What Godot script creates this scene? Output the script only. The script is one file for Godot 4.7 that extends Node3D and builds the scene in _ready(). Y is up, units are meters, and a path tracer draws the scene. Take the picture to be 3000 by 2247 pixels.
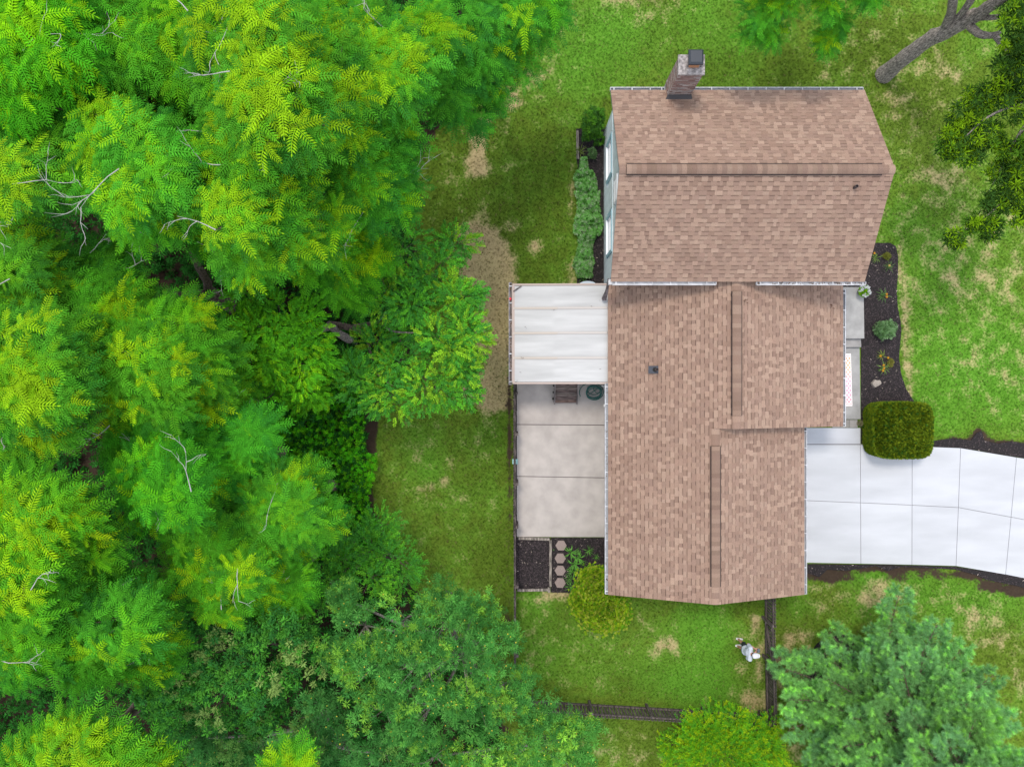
extends Node3D
# A split-level house beside a wood, seen straight down from a drone. x east (right), z south (down in the picture), y up, metres.

const FOCAL := 2060.0     # focal length, in pixels of the 3000 x 2247 photograph
const EYE := 27.0         # height of the drone over the lawn
var rng := RandomNumberGenerator.new()
var taken := {}
var M := {}               # materials
var G := {}               # shared meshes


# ------------------------------------------------------------------ helpers
class Shape:
	var v := PackedVector3Array()
	var n := PackedVector3Array()
	var c := PackedColorArray()
	var uv := PackedVector2Array()
	var col := Color.WHITE

	func vert(p: Vector3, nn: Vector3, t := Vector2.ZERO) -> void:
		v.append(p); n.append(nn); c.append(col); uv.append(t)

	func tri(a: Vector3, b: Vector3, d: Vector3) -> void:   # counter-clockwise seen from outside
		var nn := (b - a).cross(d - a).normalized()
		vert(a, nn); vert(d, nn); vert(b, nn)

	func quad(a: Vector3, b: Vector3, d: Vector3, e: Vector3) -> void:
		tri(a, b, d); tri(a, d, e)

	func smooth_tri(a: Vector3, na: Vector3, b: Vector3, nb: Vector3, d: Vector3, nd: Vector3) -> void:
		vert(a, na); vert(d, nd); vert(b, nb)

	func box(t: Transform3D, s: Vector3) -> void:            # centred on t
		var h := s / 2.0
		var p := []
		for i in 8:
			p.append(t * Vector3(h.x if i & 1 else -h.x, h.y if i & 2 else -h.y, h.z if i & 4 else -h.z))
		quad(p[4], p[5], p[7], p[6]); quad(p[1], p[0], p[2], p[3])
		quad(p[5], p[1], p[3], p[7]); quad(p[0], p[4], p[6], p[2])
		quad(p[6], p[7], p[3], p[2]); quad(p[0], p[1], p[5], p[4])

	func block(lo: Vector3, hi: Vector3) -> void:
		box(Transform3D(Basis(), (lo + hi) / 2.0), hi - lo)

	func bar(a: Vector3, b: Vector3, w: float, h: float, up := Vector3.UP) -> void:   # a straight timber from a to b
		var x := (b - a).normalized()
		if absf(x.dot(up)) > 0.99: up = Vector3.RIGHT
		var z := x.cross(up).normalized()
		box(Transform3D(Basis(x, z.cross(x), z), (a + b) / 2.0), Vector3(a.distance_to(b), h, w))

	func prism(poly: PackedVector2Array, y0: float, y1: float) -> void:   # poly in x, z
		var idx := Geometry2D.triangulate_polygon(poly)
		for i in range(0, idx.size(), 3):
			var a := poly[idx[i]]; var b := poly[idx[i + 1]]; var d := poly[idx[i + 2]]
			if (b - a).cross(d - a) > 0.0:
				var s := b; b = d; d = s
			tri(Vector3(a.x, y1, a.y), Vector3(b.x, y1, b.y), Vector3(d.x, y1, d.y))
		var turn := 0.0
		for i in poly.size():
			turn += poly[i].cross(poly[(i + 1) % poly.size()])
		for i in poly.size():
			var a := poly[i]; var b := poly[(i + 1) % poly.size()]
			if turn < 0.0:
				var s := a; a = b; b = s
			quad(Vector3(b.x, y0, b.y), Vector3(a.x, y0, a.y), Vector3(a.x, y1, a.y), Vector3(b.x, y1, b.y))

	func tube(pts: Array, radii: Array, sides := 6, capped := true) -> void:
		var rings := []
		var side := Vector3.ZERO
		for i in pts.size():
			var d: Vector3 = (pts[mini(i + 1, pts.size() - 1)] - pts[maxi(i - 1, 0)]).normalized()
			if side == Vector3.ZERO:
				side = d.cross(Vector3(0.31, 0.11, 0.94)).normalized()
			side = (side - d * side.dot(d)).normalized()
			var up := d.cross(side)
			var ring := []
			for k in sides:
				var a := TAU * k / sides
				var nn := side * cos(a) + up * sin(a)
				ring.append([pts[i] + nn * radii[i], nn])
			rings.append(ring)
		for i in pts.size() - 1:
			for k in sides:
				var a = rings[i][k]; var b = rings[i][(k + 1) % sides]
				var d = rings[i + 1][(k + 1) % sides]; var e = rings[i + 1][k]
				smooth_tri(a[0], a[1], b[0], b[1], d[0], d[1])
				smooth_tri(a[0], a[1], d[0], d[1], e[0], e[1])
		if capped:
			for k in sides:
				var last: int = pts.size() - 1
				tri(pts[last], rings[last][k][0], rings[last][(k + 1) % sides][0])
				tri(pts[0], rings[0][(k + 1) % sides][0], rings[0][k][0])

	func lathe(at: Vector3, profile: Array, sides := 12) -> void:   # profile: [radius, height] upwards
		for i in profile.size() - 1:
			for k in sides:
				var a := TAU * k / sides; var b := TAU * (k + 1) / sides
				var p := [profile[i], profile[i + 1]]
				var q := []
				for e in [[0, a], [0, b], [1, b], [1, a]]:
					q.append(at + Vector3(cos(e[1]) * p[e[0]][0], p[e[0]][1], -sin(e[1]) * p[e[0]][0]))
				quad(q[0], q[1], q[2], q[3])

	func ball(at: Vector3, r: Vector3, rings := 6, sides := 10) -> void:
		for i in rings:
			for k in sides:
				var q := []
				for e in [[i, k], [i, k + 1], [i + 1, k + 1], [i + 1, k]]:
					var la: float = -PI / 2 + PI * e[0] / rings; var lo: float = TAU * e[1] / sides
					q.append(Vector3(cos(la) * cos(lo), sin(la), -cos(la) * sin(lo)))
				smooth_tri(at + q[0] * r, q[0], at + q[1] * r, q[1], at + q[2] * r, q[2])
				smooth_tri(at + q[0] * r, q[0], at + q[2] * r, q[2], at + q[3] * r, q[3])

	func mesh() -> ArrayMesh:
		var a := []
		a.resize(Mesh.ARRAY_MAX)
		a[Mesh.ARRAY_VERTEX] = v; a[Mesh.ARRAY_NORMAL] = n; a[Mesh.ARRAY_COLOR] = c; a[Mesh.ARRAY_TEX_UV] = uv
		var m := ArrayMesh.new()
		if v.size(): m.add_surface_from_arrays(Mesh.PRIMITIVE_TRIANGLES, a)
		return m


func at(px: float, py: float, h := 0.0) -> Vector3:       # the point at height h that the photograph shows at (px, py)
	var d := EYE - h
	return Vector3((px - 1500.0) * d / FOCAL, h, (py - 1123.5) * d / FOCAL)

func flat(px: float, py: float, h := 0.0) -> Vector2:
	var p := at(px, py, h)
	return Vector2(p.x, p.z)

func outline(pixels: Array, h := 0.0) -> PackedVector2Array:
	var p := PackedVector2Array()
	for q in pixels: p.append(flat(q[0], q[1], h))
	return p

func rf(a: float, b: float) -> float: return rng.randf_range(a, b)

func numbered(called: String) -> String:
	taken[called] = taken.get(called, -1) + 1
	return called if taken[called] == 0 else "%s_%03d" % [called, taken[called]]

func tag(o: Node, label := "", category := "", group := "", kind := "") -> Node:
	for k in [["label", label], ["category", category], ["group", group], ["kind", kind]]:
		if k[1]: o.set_meta(k[0], k[1])
	return o

func thing(called: String, label: String, category: String, where := Vector3.ZERO, group := "", turn := 0.0) -> Node3D:
	var o := Node3D.new()
	o.name = numbered(called); o.position = where; o.rotation.y = turn
	add_child(o)
	tag(o, label, category, group)
	return o

func put(called: String, m: Mesh, material: Material, parent: Node = self) -> MeshInstance3D:
	var o := MeshInstance3D.new()
	o.mesh = m; o.material_override = material
	if parent == self: o.name = numbered(called)
	else: o.name = called
	parent.add_child(o, true)
	return o

func part(called: String, s: Shape, material: Material, parent: Node = self) -> MeshInstance3D:
	return put(called, s.mesh(), material, parent)

func scatter(called: String, m: Mesh, material: Material, where: Array, tint: Array, parent: Node = self) -> MultiMeshInstance3D:
	var mm := MultiMesh.new()
	mm.transform_format = MultiMesh.TRANSFORM_3D
	mm.use_colors = true
	mm.mesh = m
	mm.instance_count = where.size()
	for i in where.size():
		mm.set_instance_transform(i, where[i])
		mm.set_instance_color(i, tint[i])
	var o := MultiMeshInstance3D.new()
	o.multimesh = mm; o.material_override = material
	o.name = called if parent != self else numbered(called)
	parent.add_child(o, true)
	o.set_meta("kind", "stuff")
	return o

func noise_pixels(w: int, h: int, freq: float, sd: int, octaves := 3, seamless := true) -> PackedByteArray:
	var f := FastNoiseLite.new()
	f.noise_type = FastNoiseLite.TYPE_SIMPLEX_SMOOTH
	f.seed = sd; f.frequency = freq; f.fractal_octaves = octaves
	var im := f.get_seamless_image(w, h) if seamless else f.get_image(w, h)
	im.convert(Image.FORMAT_L8)
	return im.get_data()

func grain(freq: float, lo: float, hi: float, sd: int, octaves := 4, size := 256, stretch := 1, lie := false) -> ImageTexture:   # grey noise between two brightnesses
	var b := noise_pixels(size, size / stretch, freq, sd, octaves)
	for i in b.size():
		b[i] = int(255.0 * clampf(lerpf(lo, hi, (b[i] / 255.0 - 0.5) * 1.5 + 0.5), 0.0, 1.0))
	var im := Image.create_from_data(size, size / stretch, false, Image.FORMAT_L8, b)
	if stretch > 1: im.resize(size, size)
	if lie: im.rotate_90(CLOCKWISE)
	return ImageTexture.create_from_image(im)

func paint(lin: Color, rough := 0.85, tex: Texture2D = null, per_metre := 1.0, bump_cm := 0.0) -> StandardMaterial3D:
	var m := StandardMaterial3D.new()
	m.albedo_color = Color(lin.r, lin.g, lin.b).linear_to_srgb()
	m.roughness = rough
	m.vertex_color_use_as_albedo = true
	m.cull_mode = BaseMaterial3D.CULL_DISABLED
	if tex:
		m.albedo_texture = tex
		m.uv1_triplanar = true; m.uv1_world_triplanar = true
		m.uv1_scale = Vector3.ONE * per_metre
		if bump_cm > 0.0:
			m.heightmap_enabled = true; m.heightmap_texture = tex; m.heightmap_scale = bump_cm
	return m

func leafy(rough := 0.6, through := 0.8) -> StandardMaterial3D:
	var m := StandardMaterial3D.new()
	m.roughness = rough
	m.metallic_specular = 0.18
	m.vertex_color_use_as_albedo = true
	m.cull_mode = BaseMaterial3D.CULL_DISABLED
	m.backlight_enabled = true
	m.backlight = Color(through, through, through)
	return m

func aim(x: Vector3, up: Vector3) -> Basis:            # x axis along x, y as near up as can be
	x = x.normalized()
	var z := x.cross(up)
	if z.length() < 0.01: z = x.cross(Vector3(0.3, 0.2, 0.9))
	z = z.normalized()
	return Basis(x, z.cross(x), z)


# ------------------------------------------------------------------ scene
func _ready() -> void:
	rng.seed = 20240611
	var cam := Camera3D.new()
	cam.name = "camera"
	cam.fov = rad_to_deg(2.0 * atan(1123.5 / FOCAL))
	cam.near = 0.5; cam.far = 600.0
	cam.transform = Transform3D(Basis(Vector3.RIGHT, Vector3.FORWARD, Vector3.UP), Vector3(0, EYE, 0))
	add_child(cam)
	var env := Environment.new()
	env.background_mode = Environment.BG_SKY
	var sky_look := ProceduralSkyMaterial.new()
	sky_look.sky_top_color = Color(0.93, 0.955, 1.0)
	sky_look.sky_horizon_color = Color(0.80, 0.84, 0.90)
	sky_look.sky_curve = 0.25
	sky_look.ground_horizon_color = Color(0.45, 0.5, 0.42)
	sky_look.ground_bottom_color = Color(0.2, 0.25, 0.15)
	sky_look.sun_angle_max = 1.0
	env.sky = Sky.new()
	env.sky.sky_material = sky_look
	env.tonemap_mode = Environment.TONE_MAPPER_LINEAR
	env.tonemap_exposure = 1.75
	env.sdfgi_enabled = true; env.ssao_enabled = true; env.ssil_enabled = true
	var we := WorldEnvironment.new()
	we.name = "world_environment"; we.environment = env
	add_child(we)
	var sun := DirectionalLight3D.new()
	sun.name = "sun"
	sun.light_energy = 0.42
	sun.light_color = Color(1.0, 0.97, 0.92)
	sun.light_angular_distance = 14.0
	sun.shadow_enabled = true
	sun.look_at_from_position(Vector3(-6, 30, -13), Vector3.ZERO)
	add_child(sun)

	materials()
	leaf_shapes()
	ground()
	house()
	patio_and_yard()
	front()
	fences()
	person()
	wood()
	garden_trees()


func materials() -> void:
	var fine := grain(0.06, 0.72, 1.0, 11)
	var blotch := grain(0.012, 0.80, 1.0, 12, 5)
	var woody := grain(0.035, 0.55, 1.0, 13, 4, 256, 8)
	var speck := grain(0.16, 0.6, 1.0, 14, 2)
	M.shingle = paint(Color.WHITE, 0.95, speck, 1.6)
	M.plain = paint(Color.WHITE, 0.7)
	M.siding = paint(Color(0.70, 0.77, 0.81), 0.6, grain(0.02, 0.93, 1.0, 15, 4, 256, 8), 0.5)
	M.trim = paint(Color(0.30, 0.46, 0.52), 0.55)
	M.white_metal = paint(Color(0.56, 0.56, 0.59), 0.4, blotch, 1.2)
	M.gutter_inside = paint(Color(0.42, 0.43, 0.46), 0.7, fine, 3.0)
	M.fascia = paint(Color(0.5, 0.51, 0.53), 0.6)
	M.concrete_new = paint(Color(0.475, 0.482, 0.512), 0.85, grain(0.014, 0.945, 1.0, 21, 8, 512, 4, true), 0.16)
	M.concrete_old = paint(Color(0.455, 0.41, 0.385), 0.9, grain(0.012, 0.91, 1.0, 22, 8, 512), 0.21)
	M.concrete_walk = paint(Color(0.35, 0.34, 0.335), 0.9, grain(0.02, 0.90, 1.0, 23, 5), 0.4)
	M.panel = paint(Color(0.465, 0.46, 0.462), 0.5, grain(0.016, 0.91, 1.0, 24, 6, 512, 8, true), 0.30)
	M.weathered = paint(Color(0.30, 0.255, 0.25), 0.9, woody, 1.3, 0.3)
	M.dark_wood = paint(Color(0.17, 0.135, 0.125), 0.9, woody, 1.6, 0.3)
	M.tread = paint(Color(0.24, 0.185, 0.165), 0.9, grain(0.035, 0.6, 1.0, 16, 4, 256, 8, true), 1.6, 0.3)
	M.timber = paint(Color(0.36, 0.31, 0.27), 0.9, woody, 1.4, 0.4)
	M.bark = paint(Color(0.30, 0.215, 0.17), 0.95, grain(0.05, 0.35, 1.0, 31, 4, 256, 4), 1.6, 1.4)
	M.bark_grey = paint(Color(0.44, 0.375, 0.335), 0.95, grain(0.05, 0.4, 1.0, 32, 4, 256, 4), 1.8, 1.2)
	M.dead = paint(Color(0.52, 0.50, 0.48), 0.9, fine, 3.0)
	M.mulch = paint(Color(0.038, 0.028, 0.031), 0.97, grain(0.12, 0.35, 1.0, 33, 3), 1.4, 2.0)
	M.chip = paint(Color.WHITE, 0.95)
	M.brick = paint(Color.WHITE, 0.95, speck, 4.0, 0.2)
	M.mortar = paint(Color(0.46, 0.40, 0.385), 0.95, fine, 4.0)
	M.crown = paint(Color(0.42, 0.38, 0.37), 0.95, grain(0.03, 0.62, 1.0, 34, 5), 0.9)
	M.black_metal = paint(Color(0.022, 0.026, 0.036), 0.42)
	M.clay = paint(Color(0.55, 0.25, 0.12), 0.9, fine, 3.0)
	M.lead = paint(Color(0.028, 0.024, 0.027), 0.6)
	M.glass = StandardMaterial3D.new()
	M.glass.albedo_color = Color(0.5, 0.55, 0.58); M.glass.roughness = 0.06; M.glass.metallic = 0.3
	M.hose = paint(Color(0.022, 0.115, 0.098), 0.45)
	M.stone = paint(Color(0.40, 0.345, 0.30), 0.95, fine, 3.0, 0.4)
	M.paver = paint(Color(0.44, 0.345, 0.32), 0.95, speck, 2.5)
	M.leaf = leafy(0.6, 0.8)
	M.waxy = leafy(0.45, 0.55)
	M.needle = leafy(0.65, 0.6)
	M.grass = leafy(0.8, 0.7)
	M.skin = paint(Color(0.42, 0.21, 0.15), 0.55)
	M.shirt = paint(Color(0.62, 0.67, 0.76), 0.9, fine, 6.0)
	M.cloth_dark = paint(Color(0.012, 0.018, 0.026), 0.9)
	M.panel_trim = paint(Color(0.44, 0.40, 0.375), 0.7)
	M.shoe = paint(Color(0.58, 0.56, 0.56), 0.8)
	M.cap = paint(Color(0.58, 0.58, 0.62), 0.9)
	M.hair = paint(Color(0.035, 0.022, 0.018), 0.8)
	M.red = paint(Color(0.62, 0.03, 0.05), 0.4)


# ------------------------------------------------------------------ leaves
func leaf(s: Shape, base: Vector3, dir: Vector3, up: Vector3, length: float, width: float, fold := 0.18, droop := 0.0) -> void:
	dir = dir.normalized()
	var side := dir.cross(up).normalized()
	up = side.cross(dir)
	var mid := base + dir * length * 0.45
	var tip := base + dir * length - Vector3.UP * droop * length
	var l := mid + side * width / 2 + up * width * fold
	var r := mid - side * width / 2 + up * width * fold
	s.tri(base, tip, l); s.tri(base, r, tip)

func leaf_shapes() -> void:
	# a compound leaf in three variants: rachis along +x, leaflets in pairs, more or less drooping
	for kind in 3:
		var s := Shape.new()
		var pairs: int = [9, 8, 8][kind]
		var droop: float = [0.22, 0.40, 0.12][kind]
		var last := Vector3.ZERO
		for i in pairs + 1:
			var t := float(i + 1) / (pairs + 1)
			var p := Vector3(t - droop * 0.22 * t * t, 0.10 * sin(PI * t) - droop * t * t, 0.05 * sin(t * 2.4 + kind * 2.0))
			var along := (p - last).normalized()
			s.col = Color(1.7, 1.2, 1.2)
			var w := Vector3(0, 0, 0.0095)
			s.quad(last - w, last + w, p + w * 0.8, p - w * 0.8)
			var ll := 0.235 * clampf(1.45 * sin(PI * (0.16 + 0.74 * t)), 0.45, 1.0)
			for sd in [-1.0, 1.0]:
				if i == pairs: break
				var k := rf(0.72, 1.25)
				s.col = Color(k, k, k)
				leaf(s, p, along * (0.40 + 0.30 * t) + Vector3(0, rf(-0.32, 0.08), sd), Vector3(rf(-0.3, 0.3), 1, 0), ll * rf(0.88, 1.12), 0.060, 0.16, 0.14)
			if i == pairs: leaf(s, p, along, Vector3.UP, 0.15, 0.055, 0.2, 0.1)
			last = p
		G["frond%d" % kind] = s.mesh()
	# a twig with alternate broad leaves
	for kind in 2:
		var s := Shape.new()
		s.col = Color(1.1, 0.7, 0.8)
		s.quad(Vector3(0, 0, -0.004), Vector3(0, 0, 0.004), Vector3(0.34, -0.01, 0.002), Vector3(0.34, -0.01, -0.002))
		for i in 12:
			var t := (i + 1) / 12.5
			var sd := 1.0 if i % 2 else -1.0
			var k := rf(0.55, 1.45)
			s.col = Color(k, k, k * rf(0.9, 1.2))
			leaf(s, Vector3(0.40 * t, -0.015 * t + rf(-0.03, 0.03), 0), Vector3(rf(0.3, 0.8), rf(-0.35, 0.3), sd * rf(0.6, 1.0)), Vector3(rf(-0.3, 0.3), 1, rf(-0.4, 0.4)), rf(0.085, 0.12), [0.044, 0.062][kind], 0.14, 0.12)
		G["twig%d" % kind] = s.mesh()
	# tufts of leaves round a shoot tip: narrow willow-like, oval, long chestnut-like
	for kind in 3:
		var s := Shape.new()
		var count: int = [17, 12, 11][kind]
		for i in count:
			var a := i * 2.4 + rf(-0.3, 0.3)
			var e := lerpf(1.25, -0.25, float(i) / count) + rf(-0.2, 0.2)
			var d := Vector3(cos(a) * cos(e), sin(e), sin(a) * cos(e))
			var k := rf(0.72, 1.28)
			s.col = Color(k, k, k)
			var size: Array = [[0.135, 0.021], [0.15, 0.050], [0.20, 0.046]][kind]
			leaf(s, d * 0.02 - Vector3(0, 0.05 * i / count, 0), d, Vector3(rf(-0.4, 0.4), 1, rf(-0.4, 0.4)), size[0] * rf(0.8, 1.15), size[1], 0.2, 0.16)
		G["tuft%d" % kind] = s.mesh()
	# a pine shoot: needles round an axis along +x
	for kind in 2:
		var s := Shape.new()
		for i in 84:
			var t := i / 84.0
			var a := i * 2.399
			var d := Vector3(0.55 + 0.6 * t, sin(a), cos(a)).normalized()
			var p := Vector3(0.19 * t, 0, 0)
			var q := p + d * rf(0.09, 0.125) - Vector3(0, 0.012, 0)
			var w := d.cross(Vector3(rf(-1, 1), rf(-1, 1), rf(-1, 1))).normalized() * 0.0042
			var k := rf(0.7, 1.3)
			s.col = Color(k, k, k * rf(0.8, 1.1))
			s.tri(p - w, p + w, q)
		G["shoot%d" % kind] = s.mesh()
	# a flat spray of scale leaves (arborvitae, yew)
	for kind in 2:
		var s := Shape.new()
		for i in 9:
			var a := lerpf(-1.1, 1.1, i / 8.0)
			var d := Vector3(cos(a), rf(-0.25, 0.25), sin(a))
			var k := rf(0.7, 1.3)
			s.col = Color(k, k, k * rf(0.7, 1.1))
			leaf(s, Vector3(0.02 * rf(0, 1), rf(-0.02, 0.02), 0), d, Vector3.UP, [0.15, 0.085][kind] * rf(0.7, 1.1) * (1.0 - 0.25 * absf(a)), [0.035, 0.022][kind], 0.2)
		G["spray%d" % kind] = s.mesh()
	# a tuft of lawn grass
	for kind in 1:
		var s := Shape.new()
		for i in 9:
			var a := rf(0, TAU); var lean := rf(0.3, 1.3)
			var base := Vector3(rf(-0.035, 0.035), 0, rf(-0.035, 0.035))
			var tip := base + Vector3(cos(a) * lean, 1.0, sin(a) * lean).normalized() * rf(0.04, 0.075)
			var w := Vector3(-sin(a), 0, cos(a)) * 0.006
			var k := rf(0.7, 1.3)
			s.col = Color(k, k, k)
			s.tri(base - w, base + w, tip)
		G["turf%d" % kind] = s.mesh()
	# arching strap leaves from one crown (daylily)
	for kind in 2:
		var s := Shape.new()
		for i in [15, 26][kind]:
			var a: float = i * 2.4 + rf(-0.4, 0.4); var l := rf(0.22, 0.40)
			var o := Vector3(cos(a), 0, sin(a))
			var w := Vector3(-sin(a), 0, cos(a)) * 0.010
			var p0 := o * 0.02; var p1 := o * l * 0.45 + Vector3(0, l * 0.62, 0); var p2 := o * l + Vector3(0, l * rf(0.25, 0.5), 0)
			var k := rf(0.7, 1.25)
			s.col = Color(k, k, k)
			s.quad(p0 - w, p0 + w, p1 + w, p1 - w); s.tri(p1 - w, p1 + w, p2)
		G["strap%d" % kind] = s.mesh()


# ------------------------------------------------------------------ ground
const LW := 1300
const LH := 1000
var lawn := PackedByteArray()
var bare := PackedFloat32Array()      # lush, dark, dry, soil weights of the lawn texture
var no_grass: Array[PackedVector2Array] = []

func lawn_at(x: float, z: float) -> int:
	var i := clampi(int((x / 52.0 + 0.5) * LW), 0, LW - 1)
	var j := clampi(int((z / 40.0 + 0.5) * LH), 0, LH - 1)
	return j * LW + i

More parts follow.
